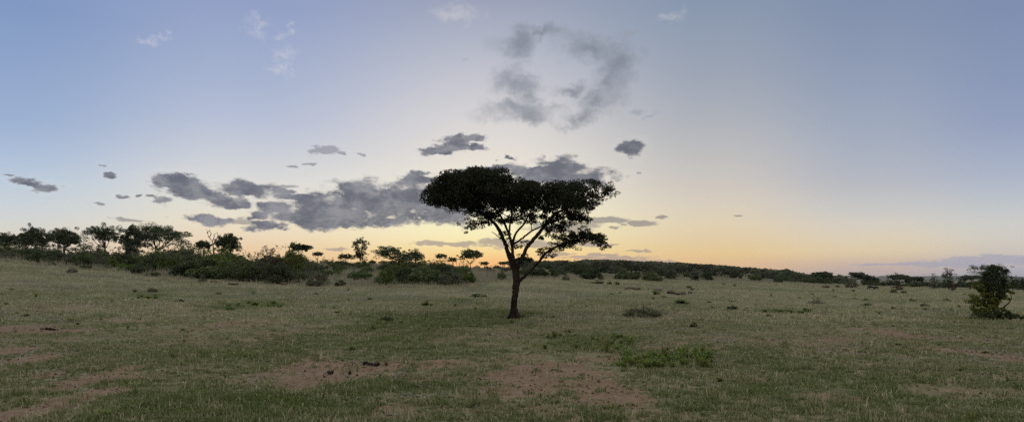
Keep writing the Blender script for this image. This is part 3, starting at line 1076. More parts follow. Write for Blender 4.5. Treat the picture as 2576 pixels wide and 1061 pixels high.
def dead_tree():
    d = 101
    bx, by = by_depth(537, d)
    bz = hz(bx, by)
    s = d / F
    q = lambda px, py, y=0: Vector(((px - CX) * s - bx, y, EYE + (HZ - py) * s - bz))
    root = empty('dead_tree', (bx, by, bz))
    tag(root, 'bare leafless dead tree forking against the sky beside a dark umbrella tree', 'tree')
    t = Tubes(7)
    p, r = smooth_path([Vector((0, 0, -.05)), q(538, 640), q(537, 622)], [.17, .13, .11], 4, .02)
    t.add(p, r, rough=.2)
    obj('trunk', t.mesh('trunk', M['dead']), root)
    for pts in ([(537, 622), (533, 606), (527, 596), (521, 586), (519, 576)], [(527, 596), (529, 588), (528, 580)], [(521, 586), (525, 582), (531, 577)], [(537, 622), (541, 608), (546, 600), (549, 590), (547, 583)],
                [(546, 600), (552, 594), (553, 587)], [(533, 606), (538, 599), (541, 590), (544, 586)], [(541, 608), (550, 606), (554, 602)]):
        t = Tubes(6)
        rr = list(np.linspace(.075, .022, len(pts)))
        p, r = smooth_path([q(a, b, random.uniform(-.3, .3)) for a, b in pts], rr, 4, .03)
        t.add(p, r)
        obj('branch', t.mesh('branch', M['dead']), root)


dead_tree()


# ------------------------------------------------------------------ the green shrub tree at the right
def shrub_tree():
    bx, by = at(2492, 803)
    bz = hz(bx, by) - .03
    s = by / F
    # enlarged-view coordinates: origin (2402.9, 646.3), 0.1718 survey units each
    w = lambda c, r, y=0.0: Vector(((2402.9 + .1718 * c - CX) * s - bx, y, EYE + (HZ - (646.3 + .1718 * r)) * s - bz))
    root = empty('shrub_tree', (bx, by, bz))
    tag(root, 'bright green multi-stemmed shrub tree with a bushy skirt at the right of the plain', 'tree')
    u = .1718 * s
    stems = [[(600, 920), (640, 830), (640, 720, .1), (635, 640, .1), (610, 560, .2), (590, 440, .2), (560, 300, .2), (540, 180, .1)],
             [(620, 920, -.1), (660, 820, -.1), (690, 730, -.1), (750, 680, -.1), (790, 630, -.1), (800, 570, -.1)],
             [(570, 920, .1), (590, 800, .1), (600, 700, .2), (560, 600, .3), (480, 500, .3), (400, 400, .3)],
             [(540, 910, -.2), (530, 800, -.2), (500, 720, -.3), (460, 660, -.3), (360, 620, -.3)],
             [(560, 910, .2), (560, 800, .3), (555, 720, .4), (600, 600, .5), (680, 480, .5), (700, 300, .5)],
             [(520, 900, 0), (490, 800, 0), (465, 700, .1), (440, 640, .2), (330, 600, .2)]]
    nodes = []
    for k, st in enumerate(stems):
        t = Tubes(7)
        r0 = 15 if k < 2 else 10
        p, r = smooth_path([w(*q) for q in st], list(np.linspace(r0, 4 if k != 1 else 5, len(st)) * u), 4, .006)
        t.add(p, r, rough=.15)
        nodes += [tuple(q) for q in p[4:]]
        o = obj('bare_branch' if k == 1 else 'stem', t.mesh('stem', M['bark']), root)
    crown = [(470, 200, 60), (530, 150, 55), (590, 170, 60), (640, 220, 60), (500, 260, 80), (580, 260, 85), (660, 300, 75), (450, 320, 70), (540, 340, 90), (630, 370, 85), (700, 370, 60), (420, 400, 65), (490, 420, 80), (580, 440, 85), (660, 450, 80),
             (710, 460, 50), (400, 470, 50), (450, 490, 60), (540, 510, 75), (620, 530, 70), (680, 540, 60), (580, 560, 45), (640, 580, 40), (520, 300, 70), (600, 330, 80), (370, 380, 50), (420, 260, 45)]
    lowc = [(300, 580, 60), (270, 630, 55), (285, 690, 50), (340, 570, 60), (350, 630, 65), (340, 690, 55), (410, 620, 60), (420, 680, 50), (480, 630, 55), (530, 660, 55), (580, 640, 50), (460, 700, 45), (540, 710, 45), (600, 690, 40), (300, 760, 55), (340, 790, 55), (400, 750, 55), (390, 800, 50), (460, 770, 40), (290, 810, 40)]
    skirt = [(320, 880, 65), (370, 840, 70), (400, 900, 75), (440, 830, 60), (470, 890, 75), (520, 850, 65), (540, 920, 65), (590, 900, 65), (620, 840, 45), (650, 910, 60), (700, 850, 65), (730, 900, 65), (760, 850, 55), (800, 900, 60), (850, 920, 55), (890, 890, 45), (930, 940, 50), (960, 970, 35),
             (780, 940, 45), (340, 930, 50), (450, 950, 50), (700, 950, 50), (560, 960, 45), (500, 800, 40), (700, 800, 35), (860, 870, 35)]

    def puffs(lst, name, mat, n, L, ysp, twr=.012):
        c, r = [], []
        for a, b, q in lst:
            for k in range(3):
                c.append(w(a + random.gauss(0, q * .28), b + random.gauss(0, q * .32), random.uniform(-ysp, ysp)))
                f = q * u * random.uniform(.5, .85)
                r.append((f, f, f * .85))
        t = Tubes(4)
        twig_links(nodes, [np.array(x) for x in c[::2]], t, twr, .005)
        v, q = leaves(np.array(c), np.array(r), np.full(len(c), n), L, .5, .4)
        obj(name, npmesh(name, np.concatenate([v, np.array(t.v)]), [np.concatenate([q, np.array(t.q) + len(v)])], [M[mat], M['bark']], matidx=np.concatenate([np.zeros(len(q)), np.ones(len(t.q))])), root)

    puffs(crown, 'crown', 'bush_leaf', 190, .060, .42)
    puffs([(290, 380, 40), (330, 420, 45), (370, 480, 35), (690, 560, 40), (720, 480, 45), (650, 570, 35), (500, 540, 35), (560, 590, 35), (730, 420, 35), (640, 600, 45), (600, 620, 40), (690, 590, 35), (520, 590, 40), (460, 560, 45), (310, 440, 40), (350, 520, 45), (420, 560, 45), (740, 520, 35), (620, 760, 35), (560, 740, 45), (660, 800, 40), (590, 800, 40), (520, 770, 45)], 'bright_foliage', 'bush_bright', 120, .06, .45)
    puffs(lowc, 'low_foliage', 'bush_bright', 140, .058, .38)
    puffs(skirt, 'skirt_foliage', 'bush_leaf', 170, .058, .55)


shrub_tree()


# ------------------------------------------------------------------ bushes: prototypes, then copies
def bush_proto(seed, mat, w=1.0, h=1.0, n=4600, L=.056, ragged=.5, mats='stem'):
    """a bush about 1 m tall and wide; returns its two mesh datas (stem, crown)"""
    random.seed(seed)
    cent, rad = [], []
    for k in range(34):
        a = random.random() * 2 * math.pi
        q = math.sqrt(random.random()) * .5
        z = random.random()
        top = h * (1 - (q / .5) ** 2 * .55) * (1 - ragged * .3 * random.random())
        cent.append((math.cos(a) * q * w, math.sin(a) * q * w, .08 + z * top * .85))
        f = random.uniform(.09, .19)
        rad.append((f * w, f * w, f * h * .9))
    for k in range(int(14 * ragged)):
        a = random.random() * 2 * math.pi
        q = random.random() * .35
        cent.append((math.cos(a) * q * w, math.sin(a) * q * w, h * random.uniform(.9, 1.12)))
        rad.append((.05 * w, .05 * w, .09 * h))
    cent, rad = np.array(cent), np.array(rad)
    vol = rad.prod(1)
    cnt = np.maximum((n * vol / vol.sum()).astype(int), 8)
    v, q = leaves(cent, rad, cnt, L, .55, .45)
    t = Tubes(5)
    for k in range(6):
        c = cent[random.randrange(len(cent))]
        p, r = smooth_path([(random.uniform(-.06, .06), random.uniform(-.06, .06), -.04), (c[0] * .5, c[1] * .5, c[2] * .5), tuple(c)], [.022, .016, .006], 3)
        t.add(p, r)
    return t.mesh('stem', M[mats]), npmesh('crown', v, [q], M[mat])


PROTO = {}
for key, seed, mat, kw in [('dark', 1, 'bush_leaf', {}), ('dark2', 2, 'bush_leaf', dict(ragged=.9)), ('dark3', 3, 'bush_leaf', dict(ragged=.2)), ('round', 4, 'tree_leaf', dict(ragged=.15, n=5200)),
                           ('bright', 5, 'bush_bright', dict(ragged=.6)), ('grey', 6, 'bush_grey', dict(ragged=.8, n=3600)), ('brown', 7, 'bush_brown', dict(ragged=1.0, n=2200, L=.052)),
                           ('wispy', 8, 'bush_grey', dict(ragged=1.4, n=1800, L=.05)), ('dark4', 9, 'tree_leaf', dict(ragged=.7)), ('bright2', 10, 'bush_bright', dict(ragged=.3))]:
    PROTO[key] = bush_proto(seed, mat, **kw)
random.seed(99)


def bush(key, x, y, width, high, label, group=None, name='bush', cat='bush'):
    st, cr = PROTO[key]
    r = empty(name, (x, y, hz(x, y) - .03), random.random() * 6.28, (width, width, high))
    tag(r, label, cat, group)
    obj('stem', st, r)
    obj('crown', cr, r)
    return r


def bush_px(key, px, base, wpx, hpx, label, group=None, name='bush', cat='bush'):
    x, y = at(px, base)
    s = y / F
    return bush(key, x, y, wpx * s, hpx * s, label, group, name, cat)


# bushes one can tell apart: kind, column, foot row, width, height, label
for row in [
    ('bright', 10, 648, 40, 34, 'yellow-green bush at the left picture edge by the tall dry grass'),
    ('grey', 92, 648, 40, 34, 'pale olive bush in the dry grass under the dome shaped tree'),
    ('dark', 62, 645, 34, 30, 'dark bush beside the pale olive bush under the dome shaped tree'),
    ('bright2', 219, 667, 42, 40, 'bright green rounded bush alone in the tall dry grass below the thin flat-topped tree'),
    ('dark2', 250, 652, 44, 34, 'dull green bush behind the bright rounded one in the dry grass'),
    ('bright', 386, 677, 62, 50, 'mottled green bush at the scrub edge below the widest flat-topped tree'),
    ('dark', 444, 680, 60, 56, 'dark full bush right of the mottled green one at the scrub edge'),
    ('bright2', 484, 681, 38, 26, 'low light green bush ending the row of scrub edge bushes'),
    ('dark3', 346, 689, 26, 26, 'small dark bush standing forward in the brown grass of the slope'),
    ('brown', 461, 636, 26, 40, 'russet nearly leafless bush under the arm of the widest flat-topped tree'),
    ('dark2', 565, 700, 78, 60, 'dark bush at the near end of the big thicket, its foot in the short grass'),
    ('dark', 612, 706, 90, 66, 'broad dark bush in the front of the big thicket below the umbrella tree'),
    ('grey', 660, 706, 62, 62, 'blue-grey leafed bush in the middle of the big thicket'),
    ('dark4', 700, 712, 84, 64, 'very dark broad bush in the front of the big thicket'),
    ('bright', 742, 690, 58, 72, 'tall fresh green bush rising from the big thicket'),
    ('dark3', 740, 711, 56, 44, 'dark low bush closing the front of the big thicket'),
    ('grey', 800, 719, 48, 48, 'olive grey loose bush just past the big thicket'),
    ('wispy', 774, 700, 44, 40, 'thin grey twiggy bush between the big thicket and the loose olive bush'),
    ('round', 857, 719, 26, 16, 'small dark cushion shaped bush alone in the grass'),
    ('wispy', 638, 640, 56, 36, 'wispy twiggy bush on the skyline above the big thicket'),
    ('brown', 710, 640, 32, 22, 'reddish twiggy bush on the skyline beside the parasol tree'),
    ('bright', 972, 717, 42, 52, 'olive tree-like bush with a visible thin stem in front of the central thicket'),
    ('dark2', 1020, 712, 60, 50, 'dark bush at the near end of the central thicket'),
    ('dark', 1072, 713, 80, 56, 'broadest dark bush of the central thicket'),
    ('dark4', 1115, 710, 70, 58, 'dark grey-green bush behind the front of the central thicket'),
    ('grey', 1135, 716, 60, 44, 'olive bush in front of the central thicket, reaching into the grass'),
    ('bright2', 1172, 712, 42, 44, 'ragged olive bush ending the central thicket towards the lone acacia'),
    ('dark3', 1262, 704, 20, 28, 'small sapling-like bush alone in the dry grass left of the acacia trunk'),
    ('round', 1368, 697, 62, 36, 'large round black-green bush just right of the acacia trunk'),
    ('dark3', 1325, 696, 44, 30, 'dull green bush seen through the fork of the low bough'),
    ('round', 1488, 703, 54, 27, 'round dark bush alone in pale grass at the wood edge'),
    ('dark3', 1557, 702, 22, 18, 'small round bush between two larger ones at the wood edge'),
    ('dark', 1590, 703, 44, 24, 'green rounded bush under a dark flat-topped tree at the wood edge'),
    ('dark2', 1640, 706, 50, 22, 'wide low dark bush left of the first pale upright tree'),
    ('brown', 1500, 696, 26, 16, 'straw coloured dry bush behind the round dark bush'),
    ('grey', 1424, 705, 18, 16, 'small grey-green bush in the open grass past the acacia'),
    ('dark2', 1505, 713, 30, 9, 'flat dark bush low in the grass before the wood edge'),
    ('bright', 1533, 716, 12, 10, 'tiny upright bush left of another tiny one before the wood edge'),
    ('bright', 1552, 716, 12, 10, 'tiny upright bush right of another tiny one before the wood edge'),
    ('grey', 2142, 723, 30, 20, 'mixed green bush left of the two grazing animals'),
    ('brown', 2256, 730, 26, 18, 'dark brown dense bush right of the two grazing animals'),
    ('grey', 2248, 737, 16, 9, 'grey low bush in front of the dark brown one near the animals'),
    ('dark3', 2272, 737, 15, 8, 'low dark bush beside the grey one near the animals'),
    ('brown', 2396 - 2, 730, 20, 30, 'brown twiggy bush at the foot of the tall upright tree'),
    ('grey', 2486, 730, 18, 12, 'small grey round bush behind the green shrub tree'),
    # single shrubs out on the plain
    ('grey', 1620, 795, 84, 30, 'wide grey-green many-stemmed bush in the open plain right of the acacia'),
    ('round', 1745, 823, 17, 16, 'small dense dark tuft of a bush alone on the plain'),
    ('dark3', 1844, 777, 26, 12, 'small dark rounded bush on the plain between the wide bush and the green strip'),
    ('grey', 2326, 771, 22, 11, 'small grey dome shaped bush in the right part of the plain'),
    ('dark3', 2381, 757, 20, 8, 'flat dark green bush left of the shrub tree'),
    ('round', 1203, 747, 42, 10, 'flat dark green bush on the plain in front of the central thicket'),
    ('dark2', 1074, 767, 26, 12, 'small green bush with a trailing edge before the central thicket'),
    ('dark', 971, 806, 30, 14, 'low dark green bush in the greener turf left of the acacia'),
    ('round', 1314, 797, 16, 8, 'little dark tuft beside the foot of the acacia trunk'),
    ('grey', 181, 685, 26, 12, 'grey low bush where the left slope meets the plain'),
    ('grey', 131, 668, 18, 11, 'brownish low bush in the grass of the left slope'),
    ('brown', 94, 662, 11, 10, 'tiny brown bush in the grass high on the left slope'),
    ('grey', 384, 733, 24, 11, 'blue-grey little bush behind the yellow flowering weeds'),
    ('wispy', 2052, 765, 46, 18, 'pale see-through clump of tall stalks on the plain right of the green strip'),
]:
    key, px, base, wp, hp, label = row
    small = hp < 19
    bush_px(key, px, base, wp, hp, label, None, 'shrub' if small else 'bush', 'shrub' if small else 'bush')

# crowded scrub behind: many alike, one section per group
SKY = ([0, 100, 200, 260, 340, 460, 520, 620, 700, 780, 850, 900, 950, 1010, 1070, 1150, 1250, 1290, 1400, 1500, 1600, 1700, 1800, 1900, 1960, 2040, 2120, 2200, 2300, 2400, 2480, 2576],
       [606, 618, 626, 616, 620, 612, 618, 612, 628, 638, 648, 654, 650, 652, 652, 660, 664, 668, 672, 668, 672, 676, 682, 690, 694, 698, 702, 704, 706, 704, 706, 706])


def sky_row(px):
    return float(np.interp(px, *SKY))


def scrub(n, p0, p1, d0, d1, keys, label, group, hmax=4.2, hmin=.8, drop=26, wide=1.25):
    k = 0
    tries = 0
    while k < n and tries < n * 30:
        tries += 1
        px = random.uniform(p0, p1)
        d = random.uniform(d0, d1)
        x, y = by_depth(px, d)
        gz = hz(x, y)
        row = sky_row(px) + random.random() ** 1.5 * drop
        h = EYE + (HZ - row) * d / F - gz
        if h < hmin: continue
        h = min(h, hmax * random.uniform(.45, 1))
        bush(random.choice(keys), x, y, h * random.uniform(.9, 1.6) * wide, h, label, group)
        k += 1


scrub(46, -260, 235, 84, 128, ['dark', 'dark2', 'dark4', 'bright', 'grey', 'wispy', 'dark2'], 'leafy bush in the scrub beneath the left stand of trees', 'scrub beneath the left stand of trees', 3.6, drop=13)
scrub(26, 230, 480, 82, 122, ['dark', 'dark2', 'dark4', 'bright', 'grey', 'wispy', 'brown'], 'bush crowded beneath the three tallest left trees', 'scrub beneath the three tallest trees', 3.8, drop=18)
scrub(30, 480, 800, 74, 125, ['dark', 'dark2', 'dark4', 'bright', 'bright', 'grey', 'wispy', 'brown'], 'bush packed into the big thicket below the dead tree', 'bushes packed into the big thicket', 3.6)
scrub(16, 800, 1000, 100, 165, ['dark', 'dark2', 'dark3', 'brown'], 'low dark bush on the grassy rise around the slender tree', 'bushes around the slender tree', 2.6, drop=14)
scrub(24, 985, 1195, 82, 150, ['dark', 'dark2', 'dark4', 'dark3', 'bright', 'grey'], 'dark green bush packed into the central thicket left of the acacia', 'bushes packed into the central thicket', 3.0)
scrub(16, 1195, 1420, 120, 240, ['dark', 'dark2', 'dark3', 'grey'], 'low bush in the scrub behind the acacia trunk', 'scrub behind the acacia trunk', 3.0, drop=14)


def edge_row(n, p0, p1, off0, off1, keys, label, group, h0, h1, name='bush'):
    for k in range(n):
        px = random.uniform(p0, p1)
        e = float(field_edge(np.array([(px - CX) / F]), np.array([1.0]))[0])
        d = e + random.uniform(off0, off1)
        x, y = by_depth(px, d)
        h = random.uniform(h0, h1)
        bush(random.choice(keys), x, y, h * random.uniform(1.0, 1.7), h, label, group, name, name)


edge_row(38, 1400, 1960, 15, 95, ['dark', 'dark2', 'dark3', 'dark4', 'grey', 'round'], 'rounded bush among the pale grass at the foot of the wooded ridge', 'bushes at the foot of the wooded ridge', 1.2, 2.8)
edge_row(40, 1940, 2240, 4, 60, ['dark', 'dark2', 'dark4', 'dark3', 'round', 'grey'], 'dark bush in the unbroken belt behind the far plain', 'bushes of the belt behind the far plain', 1.6, 2.8)
edge_row(40, 2230, 2610, 0, 60, ['dark', 'dark2', 'dark4', 'round', 'grey'], 'dark bush in the belt beyond the right part of the plain', 'bushes of the right hand belt', 1.3, 2.5)
edge_row(34, -30, 540, 5, 34, ['dark', 'dark3', 'bright', 'bright2', 'grey', 'dark2'], 'chest high green shrub on the left slope below the stand of trees', 'green shrubs of the left slope', .8, 1.7, 'shrub')
edge_row(12, 760, 960, 6, 50, ['dark', 'dark3', 'bright', 'grey'], 'chest high green shrub on the grassy rise below the slender tree', 'green shrubs below the slender tree', .8, 1.6, 'shrub')
# dry little bushes in the tall grass of the left slope
edge_row(26, 150, 560, 0, 22, ['grey', 'wispy', 'brown', 'dark3'], 'knee high brownish bush in the dry grass of the left slope', 'small bushes of the left slope', .5, .95, 'shrub')
edge_row(20, 760, 1240, 4, 60, ['grey', 'wispy', 'dark3', 'dark'], 'waist high bush scattered in the dry grass between the thickets', 'small bushes between the thickets', .5, 1.1, 'shrub')


# ------------------------------------------------------------------ the wooded ridge
def far_proto(seed, flat):
    random.seed(seed)
    cent, rad = [], []
    for k in range(11):
        a = random.random() * 6.28
        q = math.sqrt(random.random()) * .42
        z = (random.uniform(.72, .98) if flat else random.uniform(.35, .95)) - q * .25
        cent.append((math.cos(a) * q * (1.25 if flat else .9), math.sin(a) * q * (1.25 if flat else .9), z))
        rad.append((.17, .17, .08 if flat else .14))
    v, q = leaves(np.array(cent), np.array(rad), np.full(11, 30), .13, .6, .4)
    t = Tubes(5)
    t.add([(0, 0, -.03), (.02, 0, .3), (0, .01, .6)], [.035, .025, .015])
    for k in range(4):
        c = random.choice(cent)
        t.add([(0.01, 0, .4), (c[0] * .5, c[1] * .5, .55), c], [.015, .012, .006], 4)
    return t, v, q


FAR = [far_proto(200 + k, k % 2 == 0) for k in range(6)]
random.seed(5)
far_meshes = [(t.mesh('trunk', M['stem']), npmesh('crown', v, [q], M['far_leaf'])) for t, v, q in FAR]


def ridge():
    spots = []
    tries = 0
    while len(spots) < 2400 and tries < 60000:
        tries += 1
        px = random.uniform(1285, 2150)
        d = 175 + 300 * random.random() ** .8
        x, y = by_depth(px, d)
        z = hz(x, y)
        h = random.uniform(2.2, 4.0) * (1.0 if px < 2000 else .85) * (1.5 if random.random() < .10 else 1) * np.interp(px, [1900, 2150], [1, .6])
        row = HZ - (z + h - EYE) / d * F
        if row < sky_row(px) - 17: continue
        e = float(field_edge(np.array([x]), np.array([y]))[0])
        if d < e + 45: continue
        spots.append((d, x, y, z, h))
    spots.sort()
    near, rest = spots[:210], spots[210:]
    for k, (d, x, y, z, h) in enumerate(near):
        tm, cm = random.choice(far_meshes)
        r = empty('ridge_tree', (x, y, z), random.random() * 6.28, (h * random.uniform(.9, 1.4), h * random.uniform(.9, 1.4), h))
        tag(r, 'grey-green tree in the lower rows of the wooded ridge right of the acacia', 'tree', 'trees in the lower rows of the wooded ridge')
        obj('trunk', tm, r)
        obj('crown', cm, r)
    V, Q, n = [], [], 0
    tint = []
    for d, x, y, z, h in rest:
        t, v, q = random.choice(FAR)
        keep = RNG.permutation(len(q))[:150]
        vv = v.reshape(-1, 4, 3)[keep].reshape(-1, 3)
        a = random.random() * 6.28
        ws = h * random.uniform(.9, 1.4)
        R = np.array([[math.cos(a), -math.sin(a), 0], [math.sin(a), math.cos(a), 0], [0, 0, 1]])
        big = vv.reshape(-1, 4, 3)
        c = big.mean(1, keepdims=True)
        big = c + (big - c) * 1.5
        p = (big.reshape(-1, 3) * [ws, ws, h]) @ R.T + [x, y, z]
        V.append(p)
        Q.append(np.arange(len(p)).reshape(-1, 4) + n)
        n += len(p)
        tint.append(np.clip(RNG.normal(random.random(), .25, len(p) // 4), 0, 1))
    m = leaf_mat('ridge_leaf', (.026, .038, .024), (.170, .190, .120), .25, 0, attr='tint')
    me = npmesh('ridge_woodland', np.concatenate(V), [np.concatenate(Q)], m, {'tint': ('FACE', np.concatenate(tint))})
    tag(obj('ridge_woodland', me), 'continuous grey-green woodland covering the low ridge', 'woodland', kind='stuff')


ridge()


# ------------------------------------------------------------------ weeds, tufts
def weed_proto(seed, mat, stems=14, h=1.0, broad=.3):
    random.seed(seed)
    t = Tubes(4)
    V, n = [], 0
    for k in range(stems):
        a = random.random() * 6.28
        q = random.random() * .35
        hh = h * random.uniform(.55, 1.0)
        b = Vector((math.cos(a) * q * .5, math.sin(a) * q * .5, -.03))
        e = Vector((math.cos(a) * q * 1.3, math.sin(a) * q * 1.3, hh))
        t.add([b, b.lerp(e, .5) + Vector((random.gauss(0, .02), random.gauss(0, .02), .03)), e], [.014, .011, .006], 4)
        for j in range(9):
            f = .15 + .85 * j / 8
            p = b.lerp(e, f)
            az = random.random() * 6.28
            up = random.uniform(.15, 1.1)
            dr = Vector((math.cos(az), math.sin(az), up)).normalized()
            sd = Vector((-math.sin(az), math.cos(az), random.uniform(-.3, .3))).normalized()
            l = random.uniform(.16, .30)
            V.append([p, p + dr * l * .5 + sd * l * broad * .5, p + dr * l + Vector((0, 0, -.04)), p + dr * l * .5 - sd * l * broad * .5])
    v = np.array([[tuple(x) for x in r] for r in V]).reshape(-1, 3)
    q = np.arange(len(v)).reshape(-1, 4)
    return t.mesh('stem', M['weed']), npmesh('foliage', v, [q], M[mat])


WEED = {'g%d' % k: weed_proto(300 + k, 'weed', 18, 1.0, .46) for k in range(3)}
WEED.update({'y%d' % k: weed_proto(320 + k, 'weed_yellow', 14, 1.0, .46) for k in range(2)})
WEED['t'] = weed_proto(340, 'weed', 16, 1.0, .14)
WEED['ty'] = weed_proto(341, 'weed_yellow', 14, 1.0, .14)
random.seed(17)


def weed(key, px, row, wp, hp, label, group=None, name='weed'):
    x, y = at(px, row)
    s = y / F
    st, fo = WEED[key]
    r = empty(name, (x, y, hz(x, y) - .01), random.random() * 6.28, (wp * s, wp * s, hp * s))
    tag(r, label, 'plant', group)
    obj('stem', st, r)
    obj('foliage', fo, r)


for k in range(72):
    f = random.random()
    px = 1558 + f * 236
    row = 912 + random.uniform(-14, 17) - (18 if f > .45 else 0) * random.random()
    weed(random.choice(['g0', 'g1', 'g2', 'y1', 'y0', 'g2']), px, row, random.uniform(18, 32), random.uniform(14, 25), 'broad-leaved green weed in the dense weed patch beside the bare soil', 'weeds of the dense patch beside the bare soil')
for k in range(44):
    px = random.uniform(1370, 1600)
    row = 846 + random.uniform(-14, 34) + (px - 1370) * .05
    weed(random.choice(['g1', 'y0', 'y1', 't', 'g2']), px, row, random.uniform(12, 24), random.uniform(8, 16), 'yellow-green weed scattered in the turf behind the bare soil', 'weeds scattered behind the bare soil')
for k in range(16):
    weed(random.choice(['g0', 'g1', 'g2']), random.uniform(545, 712), 772 + random.uniform(-10, 9), random.uniform(18, 30), random.uniform(6, 10), 'dark green weed in the band of weeds across the turf below the big thicket', 'weeds of the band below the big thicket')
for k in range(12):
    weed(random.choice(['g0', 'g2', 'y0']), 1978 + random.uniform(-56, 56), 785 + random.uniform(-3, 3), random.uniform(14, 24), random.uniform(6, 10), 'low weed in the straight green strip on the right of the plain', 'weeds of the straight green strip')
for k in range(8):
    weed(random.choice(['g0', 'y0', 'g2']), 369 + random.uniform(-26, 26), 748 + random.uniform(-3, 4), random.uniform(12, 20), random.uniform(7, 10), 'low weed in the clump with yellow leaves on the left slope', 'weeds of the yellowish clump')
for row in [('y1', 938, 830, 26, 18, 'bright yellow-green weed in the dark turf left of the acacia'), ('ty', 981, 889, 16, 20, 'small upright yellow-green tuft at the top of the bare dung patch'),
            ('g1', 322, 829, 15, 14, 'small fresh green tuft alone on the left part of the plain'), ('ty', 38, 836, 17, 13, 'light green tuft at the rim of the left bare patch'),
            ('g0', 14, 768, 13, 9, 'small dark green tuft near the left picture edge'), ('t', 342, 990, 30, 34, 'tall thin green stalks standing in the near turf at the left'),
            ('ty', 184, 807, 38, 12, 'pale green spreading tuft above the left bare patch'), ('ty', 2440, 1062, 44, 36, 'pale long-leaved plant at the lower right picture edge'),
            ('y1', 1527, 885, 22, 40, 'tall yellowing weed at the far end of the scattered weeds'), ('g2', 1010, 812, 20, 9, 'dark little weed right of the low dark bush'),
            ('g1', 1590, 866, 24, 24, 'dark green leafy weed standing above the scattered weeds'), ('t', 1290, 812, 34, 12, 'tuft of grass at the foot of the acacia'),
            ('g0', 1650, 740, 40, 9, 'flat patch of dark weed far out on the plain'), ('g2', 2178, 768, 38, 7, 'long low green weed on the right of the plain'),
            ('g0', 2178, 756, 20, 7, 'small green weed behind the long low one on the right'), ('g1', 2234, 765, 12, 5, 'tiny dark weed in the right part of the plain'),
            ('g0', 1714, 762, 60, 9, 'wide flat green weed on the plain behind the small dense bush'), ('t', 265, 1046, 60, 22, 'long bent green grass stalks at the lower left'),
            ('g1', 1175, 888, 14, 10, 'small green weed beside the bare dung patch')]:
    weed(row[0], row[1], row[2], row[3], row[4], row[5], name='weed')

# further small plants over the plain
for k in range(48):
    px = random.uniform(1330, 2560)
    row = 716 + 84 * random.random() ** 1.3
    weed(random.choice(['g0', 'g1', 'g2', 't', 'y0']), px, row, random.uniform(8, 26), random.uniform(3, 8), 'small dark weed dotted over the right half of the plain', 'small weeds of the right half of the plain')
for k in range(32):
    px = random.uniform(10, 1250)
    row = 722 + 110 * random.random()
    weed(random.choice(['g0', 'g1', 'g2', 't', 'y0']), px, row, random.uniform(10, 24), random.uniform(4, 9), 'small dark weed dotted over the left half of the plain', 'small weeds of the left half of the plain')
for k in range(34):
    px = random.uniform(10, 2560)
    row = 850 + 190 * random.random()
    weed(random.choice(['g0', 'g1', 't', 'ty', 't']), px, row, random.uniform(12, 26), random.uniform(6, 13), 'low leafy weed in the near turf', 'weeds of the near turf')


# ------------------------------------------------------------------ dung, stones, mounds, sticks
def lump(c, r, sub=2, rough=.25):
    import bmesh
    bm = bmesh.new()
    bmesh.ops.create_icosphere(bm, subdivisions=sub, radius=1)
    k = random.random() * 50
    for v in bm.verts:
        p = v.co
        f = 1 + rough * (float(vnoise(p.x * 2.3 + k, p.y * 2.3 + p.z * 1.9, 2)) - .5) * 2
        v.co = Vector((p.x * r[0] * f, p.y * r[1] * f, p.z * r[2] * f)) + Vector(c)
    vs = np.array([tuple(v.co) for v in bm.verts])
    fs = np.array([[v.index for v in f.verts] for f in bm.faces])
    bm.free()
    return vs, fs


def heap(name, px, row, spots, mat, label, cat, group=None):
    """spots: survey-unit offsets (dx, dz, radius) from the foot point"""
    x, y = at(px, row)
    s = y / F
    z = hz(x, y)
    V, Q, n = [], [], 0
    for dx, dy, r in spots:
        rr = r * s
        vs, fs = lump((dx * s, dy * s * 4, rr * .6 + float(hz(x + dx * s, y + dy * s * 4)) - z), (rr * random.uniform(.9, 1.3), rr * random.uniform(.8, 1.2), rr * random.uniform(.85, 1.15)), 2)
        V.append(vs)
        Q.append(fs + n)
        n += len(vs)
    o = obj(name, npmesh(name, np.concatenate(V), [np.concatenate(Q)], M[mat], smooth=True), None, (x, y, z))
    tag(o, label, cat, group)
    return o


heap('dung_pile', 120, 829, [(-3, 0, 4.2), (8, -.5, 4), (-12, 0, 2.5), (15, -1, 2.6), (19.5, -1, 2.2), (-15, .5, 2), (-18, 0, 1.8), (24, -2, 2.4), (29, -1.5, 2.0), (2, 1, 2.2), (-7, 1.5, 2)], 'dung', 'black dung heap on the bare red patch at the left', 'dung')
heap('dung_pile', 454, 759, [(0, 0, 4.2), (6, 0, 3), (-7, 0, 2.4), (-12, -.5, 1.8), (2, .5, 3)], 'dung', 'single dark dung heap far out on the left turf', 'dung')
heap('dung_pile', 928, 916, [(-7, 1, 4), (0, 0, 3.8), (-9, -3, 4.6), (2, -3, 4.2), (8, -1, 3.4), (18, -3, 4.4), (23, -1, 4.2), (20, 1.5, 3.2), (15, 2, 2.4), (11, -4, 2.4), (6, 2, 2.6)], 'dung', 'biggest scatter of black dung lumps on the central bare patch', 'dung')
heap('dung_pile', 829, 939, [(0, 0, 4.6), (5, 1.5, 3.8), (-4, 1, 3.2), (4, -2, 3.6), (-9, -1, 1.8)], 'dung', 'black dung heap at the near left of the central bare patch', 'dung')
heap('dung_pile', 880, 940, [(0, 0, 4.2), (-2, 1, 2.6), (4, 1, 1.6)], 'dung', 'compact dung lump between the two larger heaps of the bare patch', 'dung')
heap('dung_pile', 957, 947, [(0, 0, 3.4), (3, -.5, 2.4), (-4, .5, 1.6)], 'dung', 'small dung lump at the near right of the bare patch', 'dung')
heap('dung_pile', 1349, 931, [(0, 0, 4), (1, -.4, 3)], 'dung', 'single round black dropping on the pale bare path', 'dung')
